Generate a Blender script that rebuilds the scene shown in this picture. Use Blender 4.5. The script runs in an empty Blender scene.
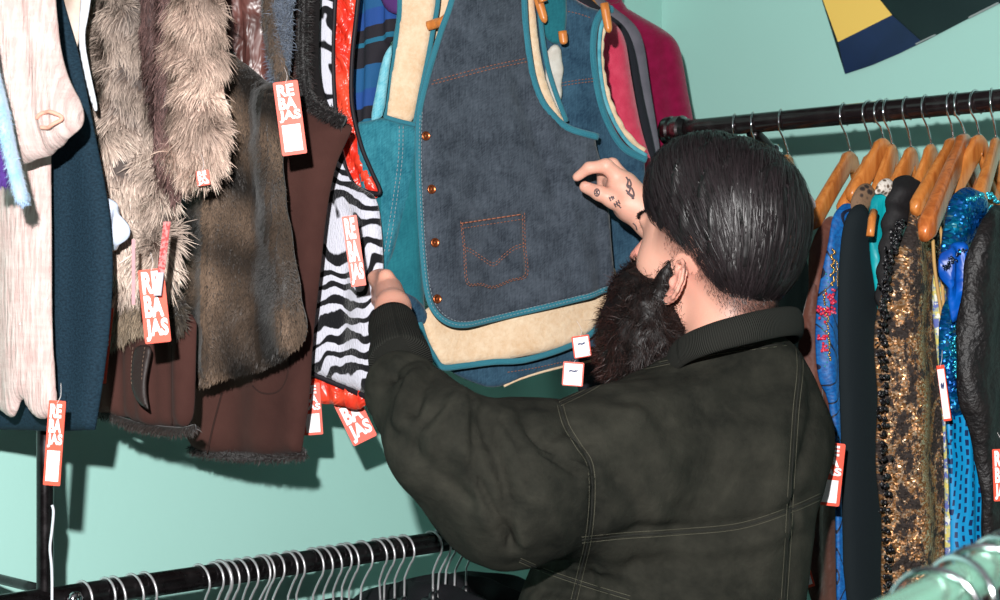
import bpy, math, random
import numpy as np
from mathutils import Vector
from mathutils.bvhtree import BVHTree

rng = np.random.default_rng(7)
random.seed(7)
C = bpy.context.scene.collection
FPX = 1590.0          # focal length in pixels of a 1000 px wide frame
EYE = 1.58            # eye level of the photographer
PI = math.pi
A = math.radians(45.7)
U = np.array([math.cos(A), math.sin(A)])      # runs along the left wall
V = np.array([-math.sin(A), math.cos(A)])     # runs along the right wall


def P(px, py, d):
    return np.array([(px - 500) / FPX * d, d, EYE - (py - 300) / FPX * d])


def nrm(v):
    v = np.asarray(v, float)
    return v / (np.linalg.norm(v, axis=-1, keepdims=True) + 1e-12)


# ------------------------------------------------------------------ geometry container
class Geo:
    def __init__(s):
        s.v = []; s.f = []; s.uv = []; s.c = []; s.n = 0

    def add(s, v, f, uv=None, col=None):
        v = np.asarray(v, float).reshape(-1, 3)
        s.v.append(v)
        o = s.n
        s.f.extend([tuple(int(i) + o for i in q) for q in f])
        s.uv.append(np.zeros((len(v), 2)) if uv is None else np.asarray(uv, float))
        c = np.ones((len(v), 3)) if col is None else np.broadcast_to(np.asarray(col, float), (len(v), 3))
        s.c.append(c)
        s.n += len(v)
        return s

    def merge(s, g):
        o = s.n
        s.v += g.v; s.uv += g.uv; s.c += g.c
        s.f += [tuple(i + o for i in q) for q in g.f]
        s.n += g.n
        return s

    def V(s): return np.concatenate(s.v)


def link(name, geo, mat, parent=None, origin=None, smooth=True):
    v = geo.V()
    if origin is None:
        if parent is not None:
            origin = (v.min(0) + v.max(0)) / 2
        else:
            lo, hi = v.min(0), v.max(0)
            origin = np.array([(lo[0] + hi[0]) / 2, (lo[1] + hi[1]) / 2, lo[2]])
    me = bpy.data.meshes.new(name)
    me.from_pydata((v - origin).tolist(), [], geo.f)
    uv = np.concatenate(geo.uv); col = np.concatenate(geo.c)
    li = np.zeros(len(me.loops), dtype=np.int32)
    me.loops.foreach_get('vertex_index', li)
    ul = me.uv_layers.new(name='UVMap')
    ul.data.foreach_set('uv', uv[li].astype(np.float32).ravel())
    ca = me.color_attributes.new(name='Col', type='FLOAT_COLOR', domain='POINT')
    ca.data.foreach_set('color', np.hstack([col, np.ones((len(col), 1))]).astype(np.float32).ravel())
    if smooth:
        me.polygons.foreach_set('use_smooth', [True] * len(me.polygons))
    me.materials.append(mat)
    me.update()
    o = bpy.data.objects.new(name, me)
    C.objects.link(o)
    if parent is not None:
        o.parent = parent
        o.location = Vector(origin) - Vector(parent['wp'])
    else:
        o.location = Vector(origin)
    o['wp'] = [float(x) for x in origin]
    return o


def empty(name, loc):
    o = bpy.data.objects.new(name, None)
    C.objects.link(o)
    o.empty_display_size = .05
    o.location = Vector([float(x) for x in loc])
    o['wp'] = [float(x) for x in loc]
    return o


def tag(o, label=None, cat=None, group=None, kind=None):
    if label: o['label'] = label
    if cat: o['category'] = cat
    if group: o['group'] = group
    if kind: o['kind'] = kind
    return o


# ------------------------------------------------------------------ shapes
def frames(path):
    p = np.asarray(path, float)
    t = nrm(np.gradient(p, axis=0))
    ref = np.array([0, 0, 1.0]) if abs(t[0][2]) < .9 else np.array([1.0, 0, 0])
    n = nrm(ref - t[0] * np.dot(ref, t[0]))
    N = [n]
    for i in range(1, len(p)):
        n = N[-1] - t[i] * np.dot(N[-1], t[i])
        N.append(nrm(n))
    N = np.array(N)
    return t, N, np.cross(t, N)


def sweep(path, ra, rb=None, n=10, closed=False, N=None, cap=True, col=None, sq=1.):
    """tube of elliptical section: ra along N, rb along the binormal"""
    p = np.asarray(path, float); m = len(p)
    ra = np.broadcast_to(np.asarray(ra, float), (m,))
    rb = ra if rb is None else np.broadcast_to(np.asarray(rb, float), (m,))
    if closed:
        t = nrm(np.roll(p, -1, 0) - np.roll(p, 1, 0))
    else:
        t = nrm(np.gradient(p, axis=0))
    if N is None:
        t_, Nn, B = frames(p)
    else:
        N = np.broadcast_to(np.asarray(N, float), (m, 3))
        Nn = nrm(N - t * np.sum(N * t, 1, keepdims=True))
        B = np.cross(t, Nn)
    a = np.linspace(0, 2 * PI, n, endpoint=False)
    ca = np.sign(np.cos(a)) * np.abs(np.cos(a)) ** sq; sa = np.sign(np.sin(a)) * np.abs(np.sin(a)) ** sq
    v = p[:, None, :] + (Nn[:, None, :] * ca[None, :, None]) * ra[:, None, None] \
        + (B[:, None, :] * sa[None, :, None]) * rb[:, None, None]
    L = np.concatenate([[0], np.cumsum(np.linalg.norm(np.diff(p, axis=0), axis=1))])
    uv = np.stack([np.broadcast_to(L[:, None], (m, n)), np.broadcast_to(a[None, :] / 2 / PI, (m, n))], -1)
    f = []
    for i in range(m if closed else m - 1):
        i2 = (i + 1) % m
        for j in range(n):
            j2 = (j + 1) % n
            f.append((i * n + j, i * n + j2, i2 * n + j2, i2 * n + j))
    if not closed and cap:
        f.append(tuple(range(n))[::-1])
        f.append(tuple((m - 1) * n + j for j in range(n)))
    return Geo().add(v.reshape(-1, 3), f, uv.reshape(-1, 2), col)


def spline(pts, k=8, closed=False):
    p = np.asarray(pts, float)
    n = len(p)
    out = []
    rngi = range(n if closed else n - 1)
    for i in rngi:
        if closed:
            a, b, c, d = p[(i - 1) % n], p[i], p[(i + 1) % n], p[(i + 2) % n]
        else:
            a, b, c, d = p[max(i - 1, 0)], p[i], p[i + 1], p[min(i + 2, n - 1)]
        for j in range(k):
            t = j / k
            out.append(.5 * ((2 * b) + (-a + c) * t + (2 * a - 5 * b + 4 * c - d) * t * t + (-a + 3 * b - 3 * c + d) * t ** 3))
    if not closed:
        out.append(p[-1])
    return np.array(out)


def box(c, s, X=(1, 0, 0), Y=(0, 1, 0), Z=(0, 0, 1)):
    c = np.asarray(c, float); X, Y, Z = [np.asarray(q, float) for q in (X, Y, Z)]
    v = []
    for i in (-1, 1):
        for j in (-1, 1):
            for k in (-1, 1):
                v.append(c + X * i * s[0] / 2 + Y * j * s[1] / 2 + Z * k * s[2] / 2)
    f = [(0, 1, 3, 2), (4, 6, 7, 5), (0, 4, 5, 1), (2, 3, 7, 6), (0, 2, 6, 4), (1, 5, 7, 3)]
    return Geo().add(v, f)


def lathe(c, axis, prof, n=24):
    """prof: list of (radius, height along axis)"""
    axis = nrm(axis)
    ref = np.array([0, 0, 1.]) if abs(axis[2]) < .9 else np.array([1., 0, 0])
    X = nrm(np.cross(ref, axis)); Y = np.cross(axis, X)
    a = np.linspace(0, 2 * PI, n, endpoint=False)
    v = []
    for r, h in prof:
        for t in a:
            v.append(np.asarray(c) + axis * h + (X * math.cos(t) + Y * math.sin(t)) * r)
    f = []
    m = len(prof)
    for i in range(m - 1):
        for j in range(n):
            j2 = (j + 1) % n
            f.append((i * n + j, i * n + j2, (i + 1) * n + j2, (i + 1) * n + j))
    f.append(tuple(range(n))[::-1]); f.append(tuple((m - 1) * n + j for j in range(n)))
    return Geo().add(v, f)


# ------------------------------------------------------------------ hanging cloth
class Plane:
    """a vertical plane through the point seen at px, distance d, running at angle ang"""
    def __init__(s, px, d, ang):
        a = math.radians(ang)
        s.p0 = np.array([(px - 500) / FPX * d, d])
        s.dir = np.array([math.cos(a), math.sin(a)])
        s.n = np.array([math.sin(a), -math.cos(a)])

    def hit(s, px, py):
        k = (px - 500) / FPX
        t = s.p0.dot(s.n) / (k * s.n[0] + s.n[1])
        q = np.array([t * k, t]) - s.p0
        return q.dot(s.dir), EYE - (py - 300) / FPX * t

    def pt(s, a, z, off=0.):
        a = np.asarray(a, float); off = np.asarray(off, float) + 0 * a
        xy = s.p0 + a[..., None] * s.dir + off[..., None] * s.n
        return np.concatenate([xy, (np.asarray(z, float) + 0 * a)[..., None]], -1)

    def at(s, px, py, off=0.):
        a, z = s.hit(px, py)
        return s.pt(np.array(a), z, off)

    def shift(s, off):
        q = Plane(500, 1, 0); q.p0 = s.p0 + s.n * off; q.dir = s.dir; q.n = s.n
        return q


def chaikin(pts, k=2):
    """closed outline; a point written twice stays a sharp corner"""
    p = np.asarray(pts, float)
    for _ in range(k):
        q = np.roll(p, -1, 0)
        p = np.stack([.75 * p + .25 * q, .25 * p + .75 * q], 1).reshape(-1, 2)
    return p


def polydist(x, polys):
    best = np.full(len(x), 1e9); bp = np.zeros((len(x), 2)); ins = np.zeros(len(x), bool)
    for poly in polys:
        q = np.roll(poly, -1, 0)
        for a, b in zip(poly, q):
            ab = b - a; L = ab.dot(ab)
            if L < 1e-14: continue
            t = np.clip(((x - a) @ ab) / L, 0, 1)
            c = a + t[:, None] * ab
            d = np.hypot(*(x - c).T)
            m = d < best
            best[m] = d[m]; bp[m] = c[m]
            cr = ((a[1] > x[:, 1]) != (b[1] > x[:, 1]))
            if cr.any():
                xi = a[0] + (x[:, 1] - a[1]) / (b[1] - a[1] + 1e-15) * (b[0] - a[0])
                ins ^= cr & (x[:, 0] < xi)
    return best, bp, ins


def cloth(outline, pl, T=.012, r=.02, h=.006, disp=None, back=.6, sm=2, holes=(), edge=None, minT=.0012):
    polys = [np.array([pl.hit(*q) for q in chaikin(o, sm)]) for o in [outline] + list(holes)]
    lo = polys[0].min(0) - h; hi = polys[0].max(0) + h
    nx, ny = [int(math.ceil(q)) + 1 for q in (hi - lo) / h]
    gx, gy = np.meshgrid(lo[0] + h * np.arange(nx), lo[1] + h * np.arange(ny), indexing='ij')
    cc = np.stack([gx[:-1, :-1] + h / 2, gy[:-1, :-1] + h / 2], -1).reshape(-1, 2)
    _, _, ins = polydist(cc, polys)
    cell = ins.reshape(nx - 1, ny - 1)
    used = np.zeros((nx, ny), bool); cnt = np.zeros((nx, ny), int)
    for i in (0, 1):
        for j in (0, 1):
            used[i:nx - 1 + i, j:ny - 1 + j] |= cell
            cnt[i:nx - 1 + i, j:ny - 1 + j] += cell
    idx = -np.ones((nx, ny), int)
    ui, uj = np.nonzero(used)
    idx[ui, uj] = np.arange(len(ui))
    x = np.stack([gx[ui, uj], gy[ui, uj]], -1)
    bnd = cnt[ui, uj] < 4
    d, bp, _ = polydist(x, polys)
    x[bnd] = bp[bnd]; d[bnd] = 0
    # relax the rows next to the edge
    ci, cj = np.nonzero(cell)
    Q = np.stack([idx[ci, cj], idx[ci + 1, cj], idx[ci + 1, cj + 1], idx[ci, cj + 1]], 1)
    near = (~bnd) & (d < 2.5 * h)
    for _ in range(3):
        acc = np.zeros_like(x); w = np.zeros(len(x))
        for a_, b_ in ((0, 1), (1, 2), (2, 3), (3, 0)):
            for s_, t_ in ((a_, b_), (b_, a_)):
                np.add.at(acc, Q[:, s_], x[Q[:, t_]]); np.add.at(w, Q[:, s_], 1)
        x[near] = .5 * x[near] + .5 * (acc / w[:, None])[near]
    d2, _, _ = polydist(x, polys); d2[bnd] = 0
    prof = np.sqrt(np.clip(1 - (1 - np.clip(d2 / r, 0, 1)) ** 2, 0, 1))
    dz = np.zeros(len(x)) if disp is None else disp(x[:, 0], x[:, 1])
    if edge is not None:
        dz = dz + edge(x[:, 0], x[:, 1], d2)
    front = pl.pt(x[:, 0], x[:, 1], dz + T * prof + minT)
    rear = pl.pt(x[:, 0], x[:, 1], dz - T * back * prof - minT)
    n = len(x)
    faces = [tuple(q) for q in Q.tolist()]
    rf = [(q[3] + n, q[2] + n, q[1] + n, q[0] + n) for q in Q.tolist()]
    E = {}
    for q in Q.tolist():
        for a_, b_ in ((0, 1), (1, 2), (2, 3), (3, 0)):
            E[(q[a_], q[b_])] = 1
    side = [(b_, a_, a_ + n, b_ + n) for (a_, b_) in E if (b_, a_) not in E]
    g = Geo().add(np.concatenate([front, rear]), faces + rf + side, np.concatenate([x, x]))
    g.nfront = len(faces)
    g.off = lambda a, z, s=g: None
    g.T = T
    return g


def strip_on(pl, pts, r, off, k=6, closed=False, n=8, flat=1.0, disp=None):
    """a cord / binding laid on a plane along pixel points"""
    q = np.array([pl.hit(*p) for p in pts])
    q = spline(q, k, closed)
    o = off + (disp(q[:, 0], q[:, 1]) if disp else 0)
    path = pl.pt(q[:, 0], q[:, 1], o)
    N = np.array([pl.n[0], pl.n[1], 0])
    return sweep(path, r * flat, r, n=n, closed=closed, N=N)


def dashes(pl, pts, off, L=.004, gap=.003, r=.0006, disp=None):
    """a row of stitches"""
    q = spline(np.array([pl.hit(*p) for p in pts]), 12)
    s = np.concatenate([[0], np.cumsum(np.hypot(*np.diff(q, axis=0).T))])
    g = Geo(); t = 0
    while t + L < s[-1]:
        ab = np.array([[np.interp(t + e, s, q[:, 0]), np.interp(t + e, s, q[:, 1])] for e in (0, L / 2, L)])
        o = off + (disp(ab[:, 0], ab[:, 1]) if disp else 0)
        g.merge(sweep(pl.pt(ab[:, 0], ab[:, 1], o), r, n=4))
        t += L + gap
    return g


def lowfreq(p, sc, seed, n=6):
    r = np.random.default_rng(seed)
    out = np.zeros(len(p))
    for _ in range(n):
        k = nrm(r.normal(size=p.shape[1])) * sc * r.uniform(.6, 1.5)
        out += np.sin(p @ k + r.uniform(0, 6.28))
    return out / math.sqrt(n)


def fur(geo, n, L, w, c0, c1, down=.8, out=.5, jit=.25, clump=(60, .35), nfront=None, flow=None, var=.25, patch=None, keep=None, curl=0, seed=1, lvar=.35):
    """blades of hair rooted on the faces of geo"""
    r = np.random.default_rng(seed)
    v = geo.V(); f = geo.f[:nfront] if nfront else geo.f
    tri = []
    for q in f:
        tri.append(q[:3])
        if len(q) == 4: tri.append((q[0], q[2], q[3]))
    tri = np.array(tri)
    a, b, c = v[tri[:, 0]], v[tri[:, 1]], v[tri[:, 2]]
    cr = np.cross(b - a, c - a); ar = np.linalg.norm(cr, axis=1)
    fn = nrm(cr)
    k = r.choice(len(tri), n, p=ar / ar.sum())
    s, t = r.random(n), r.random(n)
    m = s + t > 1; s[m] = 1 - s[m]; t[m] = 1 - t[m]
    p = a[k] + (b[k] - a[k]) * s[:, None] + (c[k] - a[k]) * t[:, None]
    nn = fn[k]
    if keep is not None:
        kk = keep(p, r.random(n)); p, nn = p[kk], nn[kk]
    n = len(p)
    g = np.array([0, 0, -1.0]) if flow is None else flow(p)
    cl = np.stack([lowfreq(p, clump[0], seed + q) for q in (1, 2, 3)], 1) * clump[1]
    d = nrm(nn * out + g * down + r.normal(size=(n, 3)) * jit + cl)
    side = nrm(np.cross(d, nn) + 1e-6)
    ll = L * (1 + r.normal(size=n) * lvar).clip(.3, 1.9)[:, None]
    ww = w * r.uniform(.6, 1.3, n)[:, None]
    mid = p + d * ll * .5
    d2 = nrm(d + g * .35 * down - nn * .15 + r.normal(size=(n, 3)) * (jit * .6 + curl))
    tip = mid + d2 * ll * .5
    vs = np.stack([p - side * ww / 2, p + side * ww / 2, mid - side * ww * .42, mid + side * ww * .42, tip], 1)
    base = np.arange(n)[:, None] * 5
    q4 = base + np.array([0, 1, 3, 2]); q3 = base + np.array([2, 3, 4])
    tone = (1 + r.normal(size=n) * var).clip(.35, 1.9)[:, None]
    if patch is not None: tone = tone * patch(p)[:, None]
    c0 = np.asarray(c0); c1 = np.asarray(c1)
    cols = np.stack([c0 * tone, c0 * tone, (c0 * .5 + c1 * .5) * tone, (c0 * .5 + c1 * .5) * tone, c1 * tone], 1).clip(0, 1)
    return Geo().add(vs.reshape(-1, 3), q4.tolist() + q3.tolist(), None, cols.reshape(-1, 3))


# ------------------------------------------------------------------ implicit surfaces
def smin(a, b, k):
    h = np.clip(.5 + .5 * (b - a) / k, 0, 1)
    return b + (a - b) * h - k * h * (1 - h)


def cap_(p, a, b, ra, rb, sc=None):
    a = np.asarray(a, float); b = np.asarray(b, float)
    if sc is not None:
        sc = np.asarray(sc); p = p * sc; a = a * sc; b = b * sc
    ab = b - a; L = ab.dot(ab)
    t = np.clip(((p - a) @ ab) / L, 0, 1)
    return np.linalg.norm(p - a - t[..., None] * ab, axis=-1) - (ra + (rb - ra) * t)


def ell_(p, c, rad, M=None):
    q = p - np.asarray(c, float)
    if M is not None: q = q @ np.asarray(M).T
    rad = np.asarray(rad, float)
    k0 = np.linalg.norm(q / rad, axis=-1); k1 = np.linalg.norm(q / rad ** 2, axis=-1)
    return k0 * (k0 - 1) / (k1 + 1e-9)


def nets(fn, lo, hi, h):
    lo = np.asarray(lo, float); hi = np.asarray(hi, float)
    ax = [np.arange(lo[i], hi[i] + h, h) for i in range(3)]
    nx, ny, nz = map(len, ax)
    vals = np.empty((nx, ny, nz), np.float32)
    for i0 in range(0, nx, 16):
        G = np.stack(np.meshgrid(ax[0][i0:i0 + 16], ax[1], ax[2], indexing='ij'), -1)
        vals[i0:i0 + 16] = fn(G.reshape(-1, 3)).reshape(G.shape[:3])
    ins = vals < 0
    cs = np.zeros((nx - 1, ny - 1, nz - 1), int)
    for i in (0, 1):
        for j in (0, 1):
            for k in (0, 1):
                cs += ins[i:nx - 1 + i, j:ny - 1 + j, k:nz - 1 + k]
    act = (cs > 0) & (cs < 8)
    I, J, K = np.nonzero(act)
    idx = -np.ones(act.shape, int); idx[I, J, K] = np.arange(len(I))
    acc = np.zeros((len(I), 3)); w = np.zeros(len(I))
    cor = [(i, j, k) for i in (0, 1) for j in (0, 1) for k in (0, 1)]
    for a_ in cor:
        for ax_ in range(3):
            if a_[ax_] == 1: continue
            b_ = list(a_); b_[ax_] = 1
            va = vals[I + a_[0], J + a_[1], K + a_[2]]; vb = vals[I + b_[0], J + b_[1], K + b_[2]]
            m = (va < 0) != (vb < 0)
            t = np.where(m, va / (va - vb + 1e-12), 0)
            pt = np.tile(np.array(a_, float), (len(I), 1)); pt[:, ax_] += t
            acc[m] += pt[m]; w[m] += 1
    acc /= w[:, None]
    v = lo + (np.stack([I, J, K], 1) + acc) * h
    F = []
    # x edges
    for ax_ in range(3):
        o1, o2 = [(1, 2), (2, 0), (0, 1)][ax_]
        sl0 = [slice(None)] * 3; sl1 = [slice(None)] * 3
        sl0[ax_] = slice(0, -1); sl1[ax_] = slice(1, None)
        ch = ins[tuple(sl0)] != ins[tuple(sl1)]
        e = np.stack(np.nonzero(ch), 1)
        dim = [nx, ny, nz]
        ok = (e[:, o1] > 0) & (e[:, o2] > 0) & (e[:, o1] < dim[o1] - 1) & (e[:, o2] < dim[o2] - 1)
        e = e[ok]
        quad = []
        for (q1, q2) in ((-1, -1), (0, -1), (0, 0), (-1, 0)):
            c = e.copy(); c[:, o1] += q1; c[:, o2] += q2
            quad.append(idx[c[:, 0], c[:, 1], c[:, 2]])
        quad = np.stack(quad, 1)
        s = ins[e[:, 0], e[:, 1], e[:, 2]]
        quad[~s] = quad[~s][:, ::-1]
        F.append(quad)
    F = np.concatenate(F)
    return v, F


def vnormals(v, F):
    F = np.asarray(F)
    n = np.cross(v[F[:, 2]] - v[F[:, 0]], v[F[:, 3]] - v[F[:, 1]])
    out = np.zeros_like(v)
    for j in range(4): np.add.at(out, F[:, j], n)
    return nrm(out)


def proj(v):
    return 500 + FPX * v[:, 0] / v[:, 1], 300 - FPX * (v[:, 2] - EYE) / v[:, 1]


# ------------------------------------------------------------------ materials
MATS = {}


def lin(c):
    """8 bit sRGB to linear"""
    c = np.asarray(c, float) / 255
    return tuple(np.where(c <= .04045, c / 12.92, ((c + .055) / 1.055) ** 2.4))


class NT:
    def __init__(s, name):
        s.m = bpy.data.materials.new(name); s.m.use_nodes = True
        s.t = s.m.node_tree; s.t.nodes.clear()
        s.out = s.t.nodes.new('ShaderNodeOutputMaterial')
        s.b = s.t.nodes.new('ShaderNodeBsdfPrincipled')
        s.t.links.new(s.b.outputs[0], s.out.inputs[0])
        s.co = s.t.nodes.new('ShaderNodeTexCoord')

    def n(s, typ, ins=None, **kw):
        nd = s.t.nodes.new('ShaderNode' + typ)
        for k, v in kw.items(): setattr(nd, k, v)
        for k, v in (ins or {}).items():
            sock = nd.inputs[k]
            if isinstance(v, bpy.types.NodeSocket): s.t.links.new(v, sock)
            else:
                if isinstance(v, (tuple, list)) and sock.type == 'RGBA' and len(v) == 3: v = tuple(v) + (1,)
                sock.default_value = v
        return nd

    def set(s, k, v):
        if isinstance(v, bpy.types.NodeSocket): s.t.links.new(v, s.b.inputs[k])
        else:
            if isinstance(v, (tuple, list)) and len(v) == 3 and s.b.inputs[k].type == 'RGBA': v = tuple(v) + (1,)
            s.b.inputs[k].default_value = v
        return s

    def math(s, op, a, b=0., c=0.):
        nd = s.t.nodes.new('ShaderNodeMath'); nd.operation = op
        for i, v in enumerate((a, b, c)):
            if isinstance(v, bpy.types.NodeSocket): s.t.links.new(v, nd.inputs[i])
            else: nd.inputs[i].default_value = v
        return nd.outputs[0]

    def mix(s, f, a, b):
        return s.n('MixRGB', {0: f, 1: a, 2: b}).outputs[0]

    def noise(s, sc, det=3, rough=.55, vec=None, dist=0., sclv=None):
        vec = vec or s.co.outputs['Object']
        if sclv is not None:
            vec = s.n('Mapping', {'Vector': vec, 'Scale': sclv}).outputs[0]
        return s.n('TexNoise', {'Vector': vec, 'Scale': sc, 'Detail': det, 'Roughness': rough, 'Distortion': dist}).outputs[0]

    def ramp(s, f, stops, interp='LINEAR'):
        nd = s.n('ValToRGB', {0: f}); cr = nd.color_ramp; cr.interpolation = interp
        while len(cr.elements) < len(stops): cr.elements.new(.5)
        for e, (p, c) in zip(cr.elements, stops):
            e.position = p
            e.color = (tuple(c) if isinstance(c, (tuple, list, np.ndarray)) else (c,) * 3) + ((1,) if not (isinstance(c, (tuple, list)) and len(c) == 4) else ())
        return nd.outputs[0]

    def bump(s, hgt, strength=.4, dist=.002, prev=None):
        ins = {'Height': hgt, 'Strength': strength, 'Distance': dist}
        if prev is not None: ins['Normal'] = prev
        nd = s.n('Bump', ins)
        s.t.links.new(nd.outputs[0], s.b.inputs['Normal'])
        return nd.outputs[0]


def M(name, c, rough=.8, spec=.3, metal=0., c2=None, vs=20, lo=.35, hi=.65, bs=None, bstr=.3, bd=.002, sheen=0., attr=False, scl=None):
    if name in MATS: return MATS[name]
    t = NT(name)
    col = lin(c)
    if attr:
        at = t.n('Attribute', attribute_name='Col').outputs['Color']
        t.set('Base Color', at)
    elif c2 is not None:
        f = t.ramp(t.noise(vs, 4, sclv=scl), [(lo, 0.), (hi, 1.)])
        t.set('Base Color', t.mix(f, col, lin(c2)))
    else:
        t.set('Base Color', col)
    t.set('Roughness', rough).set('Specular IOR Level', spec).set('Metallic', metal)
    if sheen: t.set('Sheen Weight', sheen).set('Sheen Roughness', .5)
    if bs: t.bump(t.noise(bs, 3, sclv=scl), bstr, bd)
    MATS[name] = t.m
    return t.m

# ================================================================== camera, light
sc = bpy.context.scene
cam = bpy.data.objects.new('camera', bpy.data.cameras.new('camera')); C.objects.link(cam)
cam.location = (0, 0, EYE); cam.rotation_euler = (PI / 2, 0, 0)
cam.data.sensor_width = 36; cam.data.lens = FPX * 36 / 1000; cam.data.clip_start = .05
cam.data.dof.use_dof = True; cam.data.dof.focus_distance = 1.95; cam.data.dof.aperture_fstop = 11
sc.camera = cam
sc.view_settings.view_transform = 'Standard'; sc.view_settings.look = 'None'
sc.view_settings.gamma = 1; sc.view_settings.use_curve_mapping = False
sc.view_settings.exposure = 0.0
fl = bpy.data.lights.new('camera_flash', 'POINT'); fl.energy = 270; fl.shadow_soft_size = .015; fl.color = (1, .985, .97)
flo = bpy.data.objects.new('camera_flash', fl); C.objects.link(flo); flo.location = (-.09, -.03, EYE + .20)
wd = bpy.data.worlds.new('world'); sc.world = wd; wd.use_nodes = True
wd.node_tree.nodes['Background'].inputs[0].default_value = (.9, .95, 1, 1)
wd.node_tree.nodes['Background'].inputs[1].default_value = .012


def uv3(u, v, z):
    q = U * u + V * v
    return np.array([q[0], q[1], z])


# ================================================================== the room
WL, WR = 1.90, 2.39
def wallmat():
    t = NT('mint_wall_paint')
    f = t.noise(3, 4)
    t.set('Base Color', t.mix(f, lin((166, 214, 204)), lin((172, 219, 210))))
    t.set('Roughness', .55).set('Specular IOR Level', .25)
    t.bump(t.noise(90, 3), .12, .002)
    return t.m
mint = wallmat()
U3 = np.array([U[0], U[1], 0]); V3 = np.array([V[0], V[1], 0]); Z3 = np.array([0, 0, 1.])
def slab(name, u0, u1, v0, v1, z0, z1, m):
    g = box(uv3((u0 + u1) / 2, (v0 + v1) / 2, (z0 + z1) / 2), (u1 - u0, v1 - v0, z1 - z0), U3, V3, Z3)
    return tag(link(name, g, m, smooth=False), kind='structure')
slab('wall_left', -2.6, WR, WL, WL + .1, 0, 2.7, mint)
slab('wall_right', WR, WR + .1, -2.6, WL + .1, 0, 2.7, mint)
fm = M('floor_concrete', (72, 70, 68), .6, c2=(58, 56, 54), vs=5, bs=60)
slab('floor', -2.6, WR + .1, -2.6, WL + .1, -.1, 0, fm)
slab('ceiling', -2.6, WR + .1, -2.6, WL + .1, 2.7, 2.8, M('ceiling_paint', (70, 70, 72), .9))
bbm = M('baseboard_paint', (120, 170, 158), .4)
slab('baseboard_left', -2.6, WR - .015, WL - .015, WL, 0, .1, bbm)
slab('baseboard_right', WR - .015, WR, -2.6, WL, 0, .1, bbm)

# ================================================================== racks
def gloss(name, c, rough=.18, scr=.0):
    t = NT(name)
    n = t.noise(40, 5, sclv=(1, 1, 1))
    t.set('Base Color', t.mix(t.ramp(n, [(.45, 0.), (.75, 1.)]), lin(c), lin(tuple(min(255, x + 22) for x in c))))
    t.set('Roughness', t.ramp(n, [(.3, rough), (.8, rough + .25)])).set('Metallic', .75).set('Specular IOR Level', .6)
    return t.m
blackm = gloss('black_steel_tube', (30, 26, 28))
chrome = M('chrome', (205, 205, 210), .12, .6, 1.0)
darkchrome = M('dark_chrome', (120, 112, 114), .2, .6, 1.0)
wire = M('galvanised_wire', (205, 203, 206), .38, .6, .7)

HL = .34
RL = 1.623                                     # v of both rails of the left rack
def d_left(px):
    k = (px - 500) / FPX
    return RL / (V[1] + k * V[0] * 1.0) if False else RL / (V[0] * k + V[1])
zl = EYE - HL
rack = tag(empty('clothes_rack', uv3(.9, RL, 0)), 'black steel clothes rack with two rails along the left mint wall', 'clothes rack')
def uat(px): d = d_left(px); return (np.array([(px - 500) / FPX * d, d])).dot(U)
link('rail', sweep([uv3(u, RL, zl) for u in np.linspace(uat(-60), 1.98, 30)], .0145, n=20), blackm, rack)
link('rail', sweep([uv3(u, RL, 2.2) for u in np.linspace(uat(-60), 1.98, 30)], .0145, n=20), blackm, rack)
pu = uat(45)
link('post', sweep([uv3(pu, RL, z) for z in np.linspace(0, 2.215, 60)], .0095, n=16), blackm, rack)
for z_ in (zl, 2.2): link('wall_arm', sweep([uv3(1.96, RL + q, z_) for q in np.linspace(0, WL - RL, 8)], .008, n=10), blackm, rack)
for uu in (pu,):
    link('foot', sweep([uv3(uu, RL + q, .015) for q in np.linspace(-.25, .22, 8)], .012, n=10), blackm, rack)
link('wall_arm', sweep([uv3(pu, RL + q, zl + .012) for q in np.linspace(0, WL - RL, 8)], .006, n=10), blackm, rack)
ku = uat(67)
link('bolt', lathe(uv3(ku, RL - .012, zl + .0), -V3, [(.006, 0), (.0095, .003), (.0095, .008), (.006, .011), (.001, .012)]), chrome, rack)

RR = 1.934; HR = .26; zr = EYE + HR
rrack = tag(empty('wall_clothes_rail', uv3(RR, .6, 0)), 'glossy dark chrome hanging rail carrying wooden hangers in front of the right wall', 'clothes rail')
vend = 1.525
dm = gloss('dark_glossy_tube', (52, 42, 44), .1)
link('rail', sweep([uv3(RR, v, zr) for v in np.linspace(-1.0, vend, 40)], .0145, n=24), dm, rrack)
link('end_collar', lathe(uv3(RR, vend + .006, zr), -V3, [(.012, 0), (.021, .002), (.0225, .006), (.0225, .014), (.0195, .017), (.0195, .021), (.022, .024), (.022, .034), (.019, .037), (.0165, .045)], 48), darkchrome, rrack, smooth=False)
link('post', sweep([uv3(RR, vend - .012, z) for z in np.linspace(0, zr - .01, 30)], .010, n=14), blackm, rrack)
link('post', sweep([uv3(RR, -.9, z) for z in np.linspace(0, zr - .01, 30)], .010, n=14), blackm, rrack)
# short arm with a chrome dome behind the head
def vat(px):
    k = (px - 500) / FPX
    y = RR / (U[0] * k + U[1]); return np.array([k * y, y]).dot(V)
av = vat(752)
a0 = uv3(RR, av, zr - .012); a1 = P(772, 152, a0[1] + .03)
link('bracket_arm', sweep([a0 + (a1 - a0) * t for t in np.linspace(0, 1, 6)], .010, n=12), blackm, rrack)
link('bracket_cap', lathe(a1 - nrm(a1 - a0) * .004, a1 - a0, [(.011, 0), (.014, .003), (.014, .012), (.011, .017), (.006, .02), (.001, .021)]), chrome, rrack)
for vv in (-.85,):
    link('wall_bracket', sweep([uv3(RR + q, vv, zr) for q in np.linspace(.01, WR - RR, 6)], .007, n=10), blackm, rrack)

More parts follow.
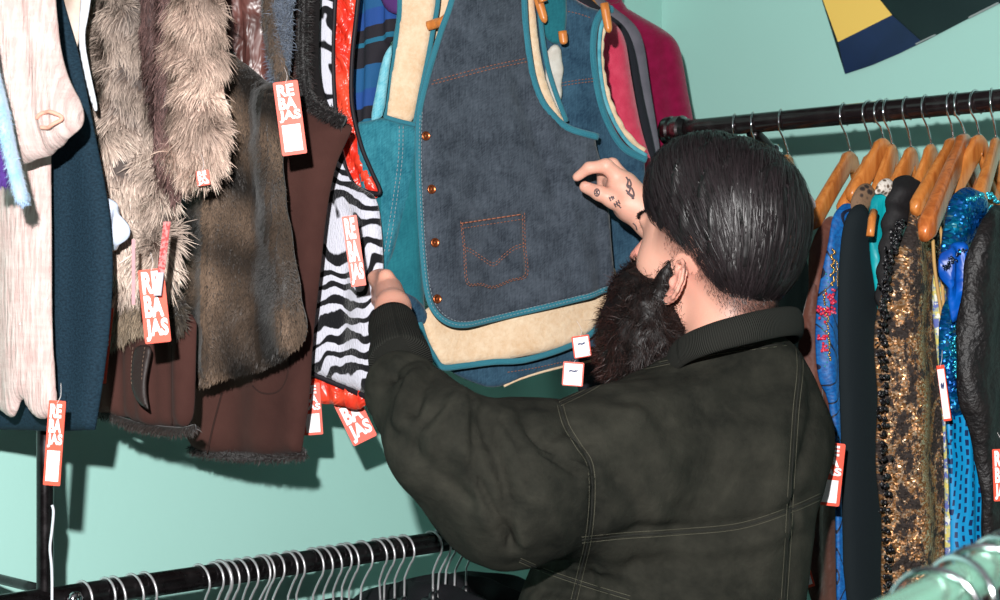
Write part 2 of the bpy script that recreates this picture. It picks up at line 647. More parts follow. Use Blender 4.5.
# ------------------------------------------------------------------ hooks and hangers
def hook_path(c, D, R=.021, L=.075, rr=.0145, wr=.0013, tip=205, neck=-48, lean=0):
    """c rail centre, D unit horizontal direction (near side)"""
    zc = rr + wr - R
    pts = []
    for a in np.radians(np.linspace(tip, neck, 22)):
        pts.append((R * math.cos(a), zc + R * math.sin(a)))
    e = pts[-1]
    pts += [(e[0] * .45, e[1] - .012), (e[0] * .06, e[1] - .022), (0, -L + .008 if -L + .008 < e[1] - .026 else e[1] - .028), (0, -L)]
    q = np.array(pts)
    return np.array([c + D * a_ + Z3 * z_ + U3 * lean * z_ for a_, z_ in q])


plasticm = M('black_hanger_plastic', (20, 20, 24), .35, .5)
def make_wire_hanger(px, lean=0., R=.021, th=.0013):
    d = d_left(px)
    c = uv3((np.array([(px - 500) / FPX * d, d])).dot(U), RL, zl)
    t = empty('clip_hanger', c + Z3 * -.13)
    hp = hook_path(c, -V3, R=R, L=.072, lean=lean, wr=th)
    link('hook', sweep(hp, th, n=8), wire, t)
    hub = hp[-1]
    arm = spline([hub + V3 * s * .19 + Z3 * (-.012 - .05 * abs(s) ** 1.6) for s in (-1, -.7, -.4, -.15, 0, .15, .4, .7, 1)], 4)
    g = sweep(arm, .008, .0045, n=10, N=Z3)
    g.merge(lathe(hub + Z3 * .004, -Z3, [(.003, 0), (.006, .004), (.0075, .012), (.006, .02)], 12))
    link('shoulder_bar', g, plasticm, t)
    for s in (-.13, .13):
        g = Geo()
        cc = hub + V3 * s + Z3 * -.05
        g.merge(box(cc, (.012, .022, .03), U3, V3, Z3)); g.merge(lathe(cc - U3 * .012, U3, [(.004, 0), (.008, .004), (.008, .02), (.004, .024)], 12))
        link('clip', g, plasticm, t)
    return t
left_hooks = [83, 106, 115, 133, 146, 200, 214, 221, 229, 239, 248, 260, 265, 275, 288, 295, 313, 322, 331, 342, 348, 362, 377, 384, 394, 404, 432, 440, 447, 455, 466]
names = {83: 'leftmost, first right of the post', 106: 'second right of the post', 115: 'third right of the post', 133: 'fourth right of the post, before a gap',
         146: 'last before the bare stretch of rail', 200: 'first after the bare stretch of rail'}
words = ['second', 'third', 'fourth', 'fifth', 'sixth', 'seventh', 'eighth', 'ninth', 'tenth', 'eleventh', 'twelfth', 'thirteenth', 'fourteenth', 'fifteenth', 'sixteenth', 'seventeenth', 'eighteenth', 'nineteenth', 'twentieth', 'twenty-first', 'twenty-second', 'twenty-third', 'twenty-fourth', 'twenty-fifth', 'twenty-sixth']
k = 0
for i, px in enumerate(left_hooks):
    h = make_wire_hanger(px, lean=random.uniform(-.10, .10), R=random.choice([.020, .021, .022]), th=.0024 if px == 221 else .0016)
    if px in names: s = names[px]
    else:
        s = words[k] + ' after the bare stretch of rail'; k += 1
    tag(h, 'black steel-hooked hanger on lower rail, ' + s, 'hanger', 'hangers on the lower left rail')

# dark garments under those hangers
blackcloth = M('black_crepe', (20, 20, 24), .75, .2, bs=300, bstr=.3)
def vgar(px, zt, name='black_blouse', hang=.42):
    d = d_left(px)
    c = uv3((np.array([(px - 500) / FPX * d, d])).dot(U), RL, 0)
    pl = Plane(500, 1, 0); pl.p0 = c[:2]; pl.dir = -V; pl.n = np.array([-U[0], -U[1]])
    out = [(-.21, zt - .075), (-.2, zt - .045), (-.12, zt - .015), (-.05, zt + .0), (.05, zt), (.12, zt - .015), (.2, zt - .045), (.21, zt - .075), (.19, zt - hang), (-.19, zt - hang)]
    # outline given directly in plane metres
    class Q: pass
    q = Q(); q.hit = lambda a, z: (a, z); q.pt = pl.pt; q.n = pl.n
    return cloth(out, q, T=.016, r=.05, h=.012, disp=lambda a, z: .006 * np.sin(a * 60 + 3 * np.sin(z * 9)) , sm=2)
for px, zt, lab in ((440, zl - .060, 'black crepe blouse under the pair of leaning hooks near the jacket elbow'),
                (372, zl - .066, 'black crepe blouse hung lowest on the lower left rail beside the empty stretch of wall'),
                (500, zl - .060, 'black crepe blouse at the far end of the lower rail under the jacket sleeve'),
                (472, zl - .056, 'black crepe blouse on the lower rail next to the green tinted hook')):
    tag(link('black_blouse', vgar(px, zt), blackcloth), lab, 'blouse', 'black blouses on the lower left rail')

# ------------------------------------------------------------------ wooden hangers, right rail
def woodmat():
    t = NT('hanger_wood')
    n = t.noise(14, 5, sclv=(6, 6, 1), dist=1.2)
    t.set('Base Color', t.ramp(n, [(.3, lin((168, 92, 38))), (.55, lin((198, 122, 58))), (.8, lin((212, 142, 78)))]))
    t.set('Roughness', .32).set('Specular IOR Level', .5)
    return t.m
wood = woodmat()
def woodmat2():
    t = NT('hanger_wood_dark')
    n = t.noise(14, 5, sclv=(6, 6, 1), dist=1.2)
    t.set('Base Color', t.ramp(n, [(.3, lin((150, 74, 30))), (.6, lin((196, 112, 56)))]))
    t.set('Roughness', .28).set('Specular IOR Level', .5)
    return t.m
wood2 = woodmat2()
def rail_pt(px):
    v = vat(px); return uv3(RR, v, zr)
HANG = {}
def wood_hanger(px, hub, end, lab, m=None, dd=.12, kind='plain', w=.0055, hh=.0155):
    """hook seen at px on the rail; hub = pixel of the top of the wood; end = pixel of the near end"""
    m = m or wood
    c = rail_pt(px)
    t = empty('wooden_hanger', c - Z3 * .1)
    dh = c[1] + (hub[0] - px) * .0003
    h = P(hub[0], hub[1] + 9, dh)                # centre of the wood under the hook
    e = P(end[0], end[1], dh - dd)
    D = e - h; drop = -D[2]; D[2] = 0; Ln = np.linalg.norm(D); D = D / Ln
    zc = .0145 + .0014 - .0185
    pts = [(.0185 * math.cos(a), zc + .0185 * math.sin(a)) for a in np.radians(np.linspace(215, -40, 22))]
    top = h + Z3 * .013
    dn = top - c
    path = [c + D * a_ + Z3 * z_ for a_, z_ in pts]
    path += [c * .45 + top * .55 + D * .004, top + Z3 * .006, top - Z3 * .004]
    link('hook', sweep(path, .0015, n=8), chrome, t)
    ss = np.linspace(-1, 1, 33)
    arm = np.array([h + D * Ln * s + Z3 * (-drop * (abs(s) ** 1.25)) for s in ss])
    arm[14:19, 2] = arm[16, 2] + (arm[14:19, 2] - arm[16, 2]) * .4
    sb = np.cross(D, Z3)
    arm += sb[None] * (.010 * (np.abs(ss) ** 2))[:, None]
    ww = w + .004 * np.abs(ss) ** 2
    hv = hh - .003 * np.abs(ss)
    hv[:2] *= (.55, .9); hv[-2:] *= (.9, .55); ww = ww.copy(); ww[0] *= .5; ww[-1] *= .5
    g = sweep(arm, hv, ww, n=20, N=Z3, sq=.62)
    link('shoulders', g, m, t)
    link('ferrule', lathe(top + Z3 * .003, -Z3, [(.002, 0), (.0032, .001), (.0032, .006), (.002, .007)], 10), chrome, t)
    tag(t, lab, 'hanger', 'wooden hangers on the right rail')
    HANG[px] = (h, e, D)
    return t
wood_hanger(735, (737, 150), (722, 190), 'wooden hanger on the right rail mostly behind the man\'s head, nearest the collar end')
wood_hanger(753, (756, 152), (742, 190), 'wooden hanger on the right rail just left of the chrome knob, behind the head')
wood_hanger(781, (788, 156), (772, 196), 'wooden hanger whose tip shows right above the back of the man\'s hair')
wood_hanger(844, (850, 153), (818, 226), 'wooden hanger with bare curved shoulder above the brown velvet jacket')
wood_hanger(869, (872, 155), (848, 214), 'wooden hanger half hidden behind the plain black dress', dd=.05)
wood_hanger(881, (883, 140), (857, 200), 'wooden hanger with a high hub above the small leopard collar', dd=.05)
wood_hanger(887, (892, 146), (880, 206), 'wooden hanger in front of the turquoise blouse', dd=.05)
wood_hanger(907, (911, 149), (896, 200), 'upright wooden hanger above the black quilted shoulder', dd=.05)
wood_hanger(926, (931, 146), (917, 214), 'wooden hanger behind the gold sequin jacket', dd=.05)
wood_hanger(951, (953, 140), (922, 212), 'pale wooden hanger with a long bare shoulder beside the gold sequins', dd=.11)
wood_hanger(957, (965, 138), (932, 236), 'darkest reddish wooden hanger, hanging lowest, with a gold strap on its tip', wood2, dd=.2, hh=.018, w=.0075)
wood_hanger(976, (979, 137), (956, 196), 'wooden hanger above the blue sequin shoulder', dd=.05)
wood_hanger(992, (996, 140), (984, 208), 'wooden hanger at the right edge above the black crushed velvet')

# ------------------------------------------------------------------ rack close to the camera
fr = tag(empty('chrome_rail', P(960, 1200, .9)), 'blurred chrome rail with hooks close to the camera at the bottom right corner', 'clothes rail')
r0, r1 = P(850, 640, .80), P(1090, 520, 1.02)
mr = M('chrome_painted_mint_reflection', (150, 190, 170), .2, .6, .8)  # mint reflection of the walls painted into the chrome colour
link('rail', sweep([r0 + (r1 - r0) * t for t in np.linspace(-.3, 1, 12)], .0125, n=20), mr, fr)
link('post', sweep([r1 * np.array([1, 1, 0]) + Z3 * z for z in np.linspace(0, r1[2], 10)], .0125, n=14), mr, fr)
rd = nrm(r1 - r0); side = nrm(np.cross(rd, Z3))
hk = 0
for t, R, ln in ((.30, .026, .15), (.40, .024, -.25), (.50, .027, .3), (.58, .025, -.1), (.66, .026, .25)):
    c = r0 + (r1 - r0) * t
    t_ = empty('chrome_hook_hanger', c - Z3 * .2)
    D = nrm(side + rd * ln); 
    pts = [(R * math.cos(a), .0125 + .0025 - R + R * math.sin(a)) for a in np.radians(np.linspace(215, -45, 24))]
    pts += [(.004, -.055), (0, -.075), (0, -.1)]
    link('hook', sweep([c + D * a_ + Z3 * z_ for a_, z_ in pts], .0023, n=10), chrome, t_)
    hb = c - Z3 * .1
    link('shoulders', sweep(spline([hb + D * s * .2 - Z3 * (.004 + .07 * abs(s) ** 1.4) for s in (-1, -.5, -.2, 0, .2, .5, 1)], 5), .012, .006, n=10, N=Z3), wood2, t_)
    tag(t_, ['blurred hanger with chrome hook on the near rail, nearest the frame bottom', 'blurred hanger with chrome hook on the near rail, second from its lower end',
             'blurred hanger with chrome hook at the middle of the near rail', 'blurred hanger with chrome hook crossing its neighbour near the right edge',
             'blurred hanger with chrome hook on the near rail at the right frame edge'][hk], 'hanger', 'hangers on the near chrome rail')
    hk += 1

# ------------------------------------------------------------------ poster on the right wall
def wall_hit(px, py, off=.0):
    k = (px - 500) / FPX
    y = (WR - off) / (U[0] * k + U[1]); return P(px, py, y)
def flat(pts, off, name, m, parent, th=.0008, curl=None):
    q = np.array([wall_hit(x, y, off) for x, y in pts])
    n = np.array([-U[0], -U[1], 0])
    if curl is not None: q = q + n * np.array([curl(x, y) for x, y in pts])[:, None]
    m_ = len(q)
    v = np.concatenate([q, q - n * th])
    f = [tuple(range(m_)), tuple(range(m_, 2 * m_))[::-1]] + [(i, i + m_, (i + 1) % m_ + m_, (i + 1) % m_) for i in range(m_)]
    return link(name, Geo().add(v, f), m, parent, smooth=False)
post = tag(empty('poster', wall_hit(880, 20)), 'tilted poster with yellow, navy and dark green fields high on the right wall', 'poster')
cu = lambda x, y: .012 * max(0, (y - 0) / 75)
edge = [(845, 74), (872, 65), (900, 53), (925, 41), (950, 28), (975, 15), (1000, 3), (1030, -12), (1060, -30), (1000, -95), (800, -70)]
flat(edge, .004, 'sheet', M('poster_black_green', (12, 28, 32), .25, .5, c2=(10, 26, 30), vs=12), post, curl=lambda x, y: .0)
flat([(845, 74), (872, 65), (900, 53), (922, 42), (892, 15), (838, 42)], .006, 'navy_field', M('poster_navy', (26, 44, 86), .3, .5, c2=(20, 36, 70), vs=10), post)
flat([(838, 42), (892, 15), (880, 0), (850, -40), (812, -30)], .006, 'yellow_field', M('poster_yellow', (250, 208, 104), .35, .4), post)
flat([(915, 43.5), (935, 34), (936, 35), (916, 44.6)], .008, 'print_line', M('poster_print', (150, 160, 160), .5), post, th=.001)
flat([(968, 17), (998, 2), (999, 3.4), (969, 18.4)], .008, 'print_line', MATS['poster_print'], post, th=.001)

# ------------------------------------------------------------------ REBAJAS tags
_txt = {}
def text2d(s):
    if s in _txt: return _txt[s]
    cu = bpy.data.curves.new('t', 'FONT'); cu.body = s; cu.offset = .045; cu.resolution_u = 4; cu.space_character = 1.05
    ob = bpy.data.objects.new('t', cu); C.objects.link(ob)
    bpy.context.view_layer.update()
    ev = ob.evaluated_get(bpy.context.evaluated_depsgraph_get())
    me = ev.to_mesh()
    v = np.array([x.co[:2] for x in me.vertices]); f = [tuple(p.vertices) for p in me.polygons]
    ev.to_mesh_clear(); bpy.data.objects.remove(ob); bpy.data.curves.remove(cu)
    lo, hi = v.min(0), v.max(0)
    _txt[s] = ((v - lo) / (hi - lo), f)
    return _txt[s]
redm = M('tag_red', (232, 84, 62), .45, .4); whitem = M('tag_white', (246, 242, 244), .5, .3)
inkm = M('pen_ink', (70, 80, 120), .6); stringm = M('clear_string', (225, 215, 215), .3, .5)
def rtag(c, w, h, rot, d, style, lab, yaw=0., string=True, group='red REBAJAS sale tags', name='sale_tag'):
    """c centre pixel; w,h in pixels; rot degrees clockwise"""
    s = d / FPX; W, H = w * s, h * s
    cy, sy = math.cos(math.radians(yaw)), math.sin(math.radians(yaw))
    X0 = np.array([cy, sy, 0]); r = math.radians(rot)
    X = X0 * math.cos(r) - Z3 * math.sin(r); Y = X0 * math.sin(r) + Z3 * math.cos(r)
    N = nrm(np.cross(X, Y)); O = P(c[0], c[1], d)
    if N[1] > 0: N = -N
    root = empty(name, O)
    q = []
    rr = .07 * W
    for (sx, sy_) in ((1, 1), (-1, 1), (-1, -1), (1, -1)):
        for a in np.radians(np.linspace(0, 90, 4)) + math.atan2(sy_, sx) - PI / 4:
            q.append(O + X * (sx * (W / 2 - rr) + rr * math.cos(a)) + Y * (sy_ * (H / 2 - rr) + rr * math.sin(a)))
    q = np.array(q); m_ = len(q)
    # slight bow of the card
    v = np.concatenate([q + N * .0004, q - N * .0004])
    f = [tuple(range(m_)), tuple(range(m_, 2 * m_))[::-1]] + [(i, i + m_, (i + 1) % m_ + m_, (i + 1) % m_) for i in range(m_)]
    link('card', Geo().add(v, f), redm, root, smooth=False)
    def rect(x0, x1, y0, y1, off, name_, m, lb=None):
        g = box(O + X * ((x0 + x1) / 2 - .5) * W + Y * ((y0 + y1) / 2 - .5) * H + N * off, ((x1 - x0) * W, (y1 - y0) * H, .0003), X, Y, N)
        o = link(name_, g, m, root, smooth=False)
        if lb: o['label'] = lb
        return o
    def lines(y0, y1):
        g = Geo(); n3 = ('RE', 'BA', 'JAS'); hh = (y1 - y0) / 3
        for i, t_ in enumerate(n3):
            tv, tf = text2d(t_)
            x0, x1 = ((.12, .80) if t_ == 'RE' else (.12, .84) if t_ == 'BA' else (.08, .95))
            ya = y1 - hh * (i + 1) + hh * .03; yb = y1 - hh * i - hh * .03
            p = O + X * ((x0 + tv[:, :1] * (x1 - x0)) - .5) * W + Y * ((ya + tv[:, 1:] * (yb - ya)) - .5) * H + N * .0009
            m1 = len(p); 
            g.add(p, tf)
        link('lettering', g, whitem, root, smooth=False)
    if style == 'box':
        lines(.44, .965); rect(.13, .87, .05, .41, .0007, 'price_field', whitem, 'blank white price field')
    elif style == 'full':
        lines(.02, .98)
    elif style == 'price':
        rect(.07, .93, .04, .93, .0007, 'price_field', whitem)
        g = Geo()
        for k_ in range(5):
            x = .3 + .08 * k_
            pts = [O + X * (x + dx - .5) * W + Y * (.62 + dy + .02 * math.sin(k_ * 2) - .5) * H + N * .0011 for dx, dy in ((0, .04), (.03, -.04), (.06, .05), (.08, -.02))]
            g.merge(sweep(spline(pts, 3), .0004, n=4))
        link('handwriting', g, inkm, root)
    if style != 'price': pass
    if string:
        top = O + Y * H * .47
        pth = spline([top + N * .001, top + Y * .008 + X * .003, top + Y * .02 - N * .008], 4)
        link('string', sweep(pth, .00025, n=5), stringm, root)
    tag(root, lab, 'price tag', group)
    return root
rtag((290, 118), 25, 74, -7.5, 1.79, 'box', 'red REBAJAS tag with blank white field between the sheared fur and brown suede coats')
rtag((154.5, 306), 26, 74, -6, 1.66, 'full', 'red REBAJAS tag hanging under the shaggy fur coat')
rtag((354, 251), 15, 71, -8, 1.885, 'full', 'narrow red REBAJAS tag pinned on the zebra vest')
rtag((352, 413), 26, 62, -26, 2.085, 'full', 'tilted red REBAJAS tag hanging from the bottom of the zebra vest')
rtag((312, 409), 19, 52, -4, 2.06, 'box', 'red and white tag half hidden between suede coat hem and zebra vest')
rtag((54.5, 443), 17, 85, 4, 1.615, 'box', 'red REBAJAS tag with white field hanging below the pink sweater by the black post')
rtag((100, 345), 20, 76, 6, 1.78, 'box', 'red tag peeking out behind the right edge of the navy coat')
rtag((581.5, 346.5), 18, 22, -8, 2.02, 'price', 'white red-edged tag with handwriting, upper of two left of the beard', yaw=10, group='small white price tags')
rtag((573, 374), 21, 24, 4, 2.05, 'price', 'white red-edged tag with handwriting, lower of two left of the beard', group='small white price tags')
rtag((203, 178), 13, 15, -8, 1.74, 'full', 'tiny corner of a red tag at the end of the fur sleeve')
rtag((829, 474), 27, 63, 6, 1.965, 'box', 'red REBAJAS tag between the man\'s jacket and the blue embroidered dress')
rtag((944, 393), 9, 56, -9, 1.90, 'price', 'slim white tag with red edge beside the blue sequin dress', yaw=-50, group='small white price tags')
rtag((1001, 475), 16, 52, -2, 1.83, 'full', 'red tag cut by the right frame edge on the black crushed velvet')
rtag((800, 560), 15, 58, -16, 2.12, 'box', 'red and white tag low behind the right edge of the man\'s jacket')

# anti-theft strips on the shaggy fur coat
t = empty('security_strip', P(162, 262, 1.64))
link('strap', box(P(164, 248, 1.645), (.0075, .0008, .055), X=nrm((1, 0, .0)), Z=nrm((.12, 0, 1))), M('printed_red_strip', (186, 120, 118), .5, c2=(160, 50, 50), vs=260, lo=.45, hi=.55), t, smooth=False)
link('clip', box(P(159, 284, 1.642), (.0075, .003, .024), X=nrm((1, 0, .0)), Z=nrm((.12, 0, 1))), M('grey_clip', (176, 170, 182), .4), t, smooth=False)
tag(t, 'red printed strip with grey clip over the REBAJAS tag on the fur coat', 'security tag')
tag(link('pink_strip', box(P(133.5, 272, 1.655), (.0035, .0008, .068)), M('pink_strip', (196, 140, 146), .3), smooth=False), 'thin translucent pink strip hanging left of the tag on the fur coat', 'security tag')
# bent wire beside the post
pw = [P(x, y, 1.775) for x, y in ((52, 505), (53.5, 512), (52, 530), (50, 548), (51.5, 565), (52, 582), (52, 600), (52, 630))]
tag(link('bent_wire', sweep(spline(pw, 5), .0016, n=8), M('white_coated_wire', (205, 208, 215), .4, .5)), 'white bent wire hanging just right of the black rack post', 'wire')

# ================================================================== left rack garments
def folds(amp, lam, ph=0., tilt=0., wob=.3, seed=1):
    r = np.random.default_rng(seed); k = r.uniform(.6, 1.6, 3); q = r.uniform(0, 6.28, 3)
    def f(a, z):
        x = a + tilt * z + wob * .02 * np.sin(z * 9 + q[0])
        return amp * (np.sin(2 * PI * x / lam + ph) + .5 * np.sin(2 * PI * x / lam * k[0] * 1.7 + q[1] + 2 * z) + .3 * np.sin(z * 14 * k[1] + q[2] + x * 20))
    return f


def sat(name, c, c2=None, rough=.3, ws=14, bstr=.6, bd=.012, sheen=0.):
    t = NT(name)
    n = t.noise(ws, 3, dist=1.0)
    t.set('Base Color', lin(c) if c2 is None else t.mix(t.ramp(n, [(.4, 0.), (.6, 1.)]), lin(c), lin(c2)))
    t.set('Roughness', rough).set('Specular IOR Level', .5)
    if sheen: t.set('Sheen Weight', sheen)
    t.bump(n, bstr, bd)
    return t.m

furm = M('fur_hair', (255, 255, 255), .55, .25, attr=True)
furm2 = M('sheared_fur_hair', (255, 255, 255), .5, .25, attr=True, sheen=.2)

# ---- pale pink crinkled sweater
def knit():
    t = NT('pink_crinkle_knit')
    uv = t.co.outputs['UV']
    a = t.noise(260, 4, vec=uv, sclv=(1, .12, 1)); b = t.noise(150, 3, vec=uv, sclv=(.25, 1, 1)); c = t.noise(14, 4, vec=uv, sclv=(1, .5, 1))
    h = t.math('ADD', t.math('MULTIPLY', a, .7), t.math('MULTIPLY', b, .2))
    h2 = t.math('ADD', h, t.math('MULTIPLY', c, 1.2))
    f = t.ramp(h, [(.36, 0.), (.56, 1.)])
    t.set('Base Color', t.mix(f, lin((190, 160, 155)), lin((208, 188, 183))))
    vo = t.n('TexVoronoi', {'Vector': uv, 'Scale': 120.}, feature='F1')
    g = t.n('TexVoronoi', {'Vector': uv, 'Scale': 38.}, feature='F1')
    sq = t.math('LESS_THAN', g.outputs['Distance'], .10)
    t.set('Roughness', t.math('SUBTRACT', .75, t.math('MULTIPLY', sq, .6)))
    t.set('Specular IOR Level', .5)
    t.bump(t.math('ADD', h2, t.math('MULTIPLY', sq, .5)), .9, .006)
    return t.m
pk = knit()
sw = tag(empty('knit_sweater', P(0, 420, 1.62)), 'pale pink crinkled sequined sweater with scalloped hem at the left frame edge', 'sweater')
pA = Plane(52, 1.66, -30)
hem = [(56, 400), (56, 408), (50, 416), (41, 420), (34, 415), (29, 404), (27, 398), (23, 400), (20, 410), (14, 418), (4, 416), (-6, 408), (-10, 402), (-14, 412), (-24, 420), (-60, 418)]
link('body', cloth([(-60, -60), (49, -60), (47, 60), (46, 160), (49, 250), (50, 330)] + hem, pA, .010, .02, .004, folds(.006, .06, seed=3), sm=1), pk, sw)
pB = Plane(80, 1.585, -20)
sl = [(-60, -60), (52, -60), (59, 20), (63, 52), (71, 84), (80, 105), (82, 122), (75, 137), (60, 149), (42, 158), (24, 166), (0, 166), (-60, 150)]
fB = folds(.004, .05, 1.0, tilt=.1, seed=5)
link('sleeve', cloth(sl, pB, .024, .05, .004, fB, sm=2), pk, sw)
link('cuff_fold', strip_on(pB, [(52, 121), (58, 116), (68, 115), (76, 119), (75, 124), (66, 130), (57, 130)], .002, .024, disp=fB), M('pink_knit_inner', (226, 158, 138), .8), sw)

# ---- pale blue velvet strand and purple tuft
bl = spline([P(x, y, 1.50) for x, y in ((-16, 20), (-8, 70), (2, 110), (9, 145), (16, 175), (21, 194), (23, 204))], 8)
rr_ = np.interp(np.linspace(0, 1, len(bl)), [0, .6, .9, .97, 1], [.013, .012, .0115, .008, .001])
def fuzz(n, c, c2): return M(n, c, .9, .2, c2=c2, vs=45, bs=300, bstr=.6, sheen=.5)
g = sweep(bl, rr_, rr_ * .5, n=14, N=(0, -1, 0)); g.merge(fur(g, 3500, .004, .0007, lin((128, 178, 205)), lin((200, 222, 240)), var=.15))
tag(link('fuzzy_scarf', g, fuzz('pale_blue_chenille', (128, 178, 205), (170, 190, 225))), 'pale blue fuzzy scarf end dangling over the pink sweater', 'scarf')
pp = spline([P(x, y, 1.52) for x, y in ((-25, 90), (-12, 125), (-3, 150), (2, 172), (1, 186))], 6)
g = sweep(pp, np.linspace(.010, .006, len(pp)), n=12)
g.merge(fur(g, 1500, .006, .001, lin((70, 40, 110)), lin((130, 80, 170)), var=.3))
tag(link('purple_scarf', g, M('purple_wool', (74, 44, 120), .9)), 'purple woolly scarf tip at the left edge beside the pale blue one', 'scarf')

# ---- navy coat
pC = Plane(109, 1.70, -32)
def navy():
    t = NT('navy_teal_crepe')
    n = t.noise(420, 2, vec=t.co.outputs['UV'])
    t.set('Base Color', t.mix(t.ramp(n, [(.35, 0.), (.65, 1.)]), lin((14, 33, 45)), lin((25, 48, 62))))
    t.set('Roughness', .85).set('Specular IOR Level', .2); t.bump(n, .4, .001)
    return t.m
nv = navy()
def fC(a, z):
    a0 = pC.hit(73, 200)[0]
    return .004 * np.tanh((a0 - a) * 150) + .004 * np.sin(a * 30 + z * 2)
o = tag(empty('navy_coat', P(60, 430, 1.72)), 'long dark navy coat hanging between the pink sweater and shaggy fur', 'coat')
link('body', cloth([(-60, -60), (52, -60), (66, -10), (79, 60), (92, 130), (103, 190), (109, 240), (109, 300), (104, 360), (95, 426), (94, 430), (94, 430), (60, 431), (20, 430), (-60, 428)], pC, .010, .02, .006, fC, sm=2), nv, o)
# ---- cream blouse strap between
pD = Plane(92, 1.735, -32)
o = tag(empty('cream_blouse', P(85, 60, 1.74)), 'cream blouse sliver with bright white strap between navy coat and fur', 'blouse')
link('body', cloth([(50, -60), (86, -60), (84, 0), (80, 40), (70, 60), (50, 60)], pD, .006, .01, .006), M('cream_cotton', (214, 198, 186), .9, c2=(190, 166, 150), vs=30), o)
link('strap', cloth([(84, -30), (94, -30), (88, 15), (83, 37), (90, 75), (98, 110), (94, 112), (84, 72), (78, 38)], pD.shift(.008), .002, .004, .003), M('white_satin', (232, 236, 244), .35, .5), o)
tag(link('satin_blouse', cloth([(90, 195), (112, 198), (121, 212), (131, 232), (122, 246), (110, 252), (90, 250)], Plane(120, 1.738, -32), .006, .012, .004, folds(.003, .03)), sat('white_blue_satin', (206, 216, 236), rough=.3)),
    'glint of white satin blouse poking out right of the navy coat', 'blouse')

# ---- shaggy rabbit fur coat
fc = tag(empty('fur_coat', P(140, 340, 1.75)), 'shaggy grey-brown fur coat with long tufts beside the navy coat', 'coat')
c0 = np.array(lin((74, 56, 48))); c1 = np.array(lin((206, 186, 172)))
patchy = lambda p: (1 + .30 * lowfreq(p, 45, 11) + .15 * lowfreq(p, 110, 12)).clip(.35, 1.7)
def furpart(name, outline, pl, T, r, n, L, w, a, b, disp=None, seed=1, parent=None, base=(60, 46, 40), patch=patchy, mat=furm, **kw):
    g = cloth(outline, pl, T, r, .008, disp, sm=2)
    g.c = [np.broadcast_to(np.array(lin(base)), x.shape) for x in g.c]
    f = fur(g, n, L, w, a, b, nfront=g.nfront, seed=seed, patch=patch, **kw)
    g.merge(f)
    return link(name, g, mat, parent)
pE = Plane(180, 1.80, -30)
furpart('body', [(60, -60), (165, -60), (168, 60), (172, 130), (177, 200), (181, 250), (176, 280), (166, 292), (148, 285), (135, 292), (120, 298), (100, 305), (60, 300)],
        pE, .030, .06, 46000, .019, .0013, c0, c1, folds(.008, .09, seed=8), seed=21, parent=fc, down=.7, out=.4, clump=(150, .55), jit=.16, var=.3)
pE2 = Plane(185, 1.775, -30)
furpart('placket', [(140, -60), (182, -60), (184, 60), (182, 150), (178, 215), (166, 180), (152, 110), (144, 40)], pE2, .014, .02, 6000, .012, .0012, lin((58, 42, 40)), lin((130, 100, 96)),
        folds(.006, .03), seed=31, parent=fc, base=(58, 42, 42), down=.8, out=.3)
pF = Plane(222, 1.765, -24)
furpart('sleeve', [(178, -60), (222, -60), (225, 30), (224, 80), (225, 130), (218, 165), (206, 178), (190, 180), (177, 176), (170, 150), (174, 90), (178, 40)],
        pF, .024, .035, 24000, .019, .0013, lin((96, 70, 60)), lin((214, 188, 172)), seed=41, parent=fc, down=.75, out=.35, clump=(150, .5), jit=.16, var=.3)

# ---- dark fur trimmed suede jacket low at left
pG = Plane(185, 1.86, -30)
dj = tag(empty('suede_jacket', P(150, 430, 1.87)), 'brown suede jacket with hanging strap and dark fur hem below the shaggy coat', 'jacket')
def suede(name, c, c2, vs=7):
    t = NT(name)
    n = t.noise(vs, 5, .6); m = t.noise(500, 2)
    t.set('Base Color', t.mix(t.ramp(n, [(.35, 0.), (.68, 1.)]), lin(c), lin(c2)))
    t.set('Roughness', .92).set('Specular IOR Level', .12).set('Sheen Weight', .03).set('Sheen Roughness', .5)
    t.bump(t.math('ADD', t.math('MULTIPLY', n, 1.5), t.math('MULTIPLY', m, .25)), .5, .003)
    return t.m
brs = suede('brown_suede', (56, 34, 31), (74, 47, 42))
link('body', cloth([(60, 300), (200, 300), (198, 360), (195, 424), (180, 428), (150, 425), (125, 419), (104, 411), (60, 408)], pG, .012, .02, .006, folds(.004, .07, seed=4)), brs, dj)
fb = strip_on(pG, [(60, 408), (85, 410), (104, 413), (125, 421), (150, 427), (180, 430), (195, 427)], .0035, .0)
fb.c = [np.broadcast_to(np.array(lin((34, 28, 26))), x.shape) for x in fb.c]
fb.merge(fur(fb, 2500, .007, .0011, lin((26, 20, 20)), lin((60, 48, 44)), seed=3))
link('fur_hem', fb, furm2, dj)
furpart('fur_panel', [(60, 285), (185, 280), (186, 338), (165, 330), (140, 328), (120, 342), (98, 348), (60, 345)], pG.shift(.03), .014, .03, 9000, .010, .0011, lin((40, 32, 27)), lin((134, 118, 100)), seed=51, parent=dj, base=(40, 32, 28),
        patch=lambda p: (1 + .5 * lowfreq(p, 60, 5)).clip(.25, 2.2), mat=furm2)
st = cloth([(133, 345), (150, 345), (147, 365), (146, 385), (151, 409), (151, 409), (140, 402), (132, 385), (131, 365)], pG.shift(.05), .002, .004, .003, lambda a, z: .004 * np.sin(z * 40))
link('strap', st, M('dark_leather', (44, 34, 32), .55, .35, bs=200), dj)
for s in (-1, 1):
    link('strap_stitching', dashes(pG.shift(.05), [(141 + s * 6, 347), (139 + s * 5.5, 365), (139 + s * 5, 385), (145 + s * 3, 402)], .0035, .003, .002, .0004), M('tan_thread', (120, 98, 84), .8), dj)
link('seam', strip_on(pG, [(180, 345), (178, 380), (176, 424)], .0012, .013, flat=.6, disp=folds(.004, .07, seed=4)), M('brown_seam', (46, 26, 22), .9), dj)

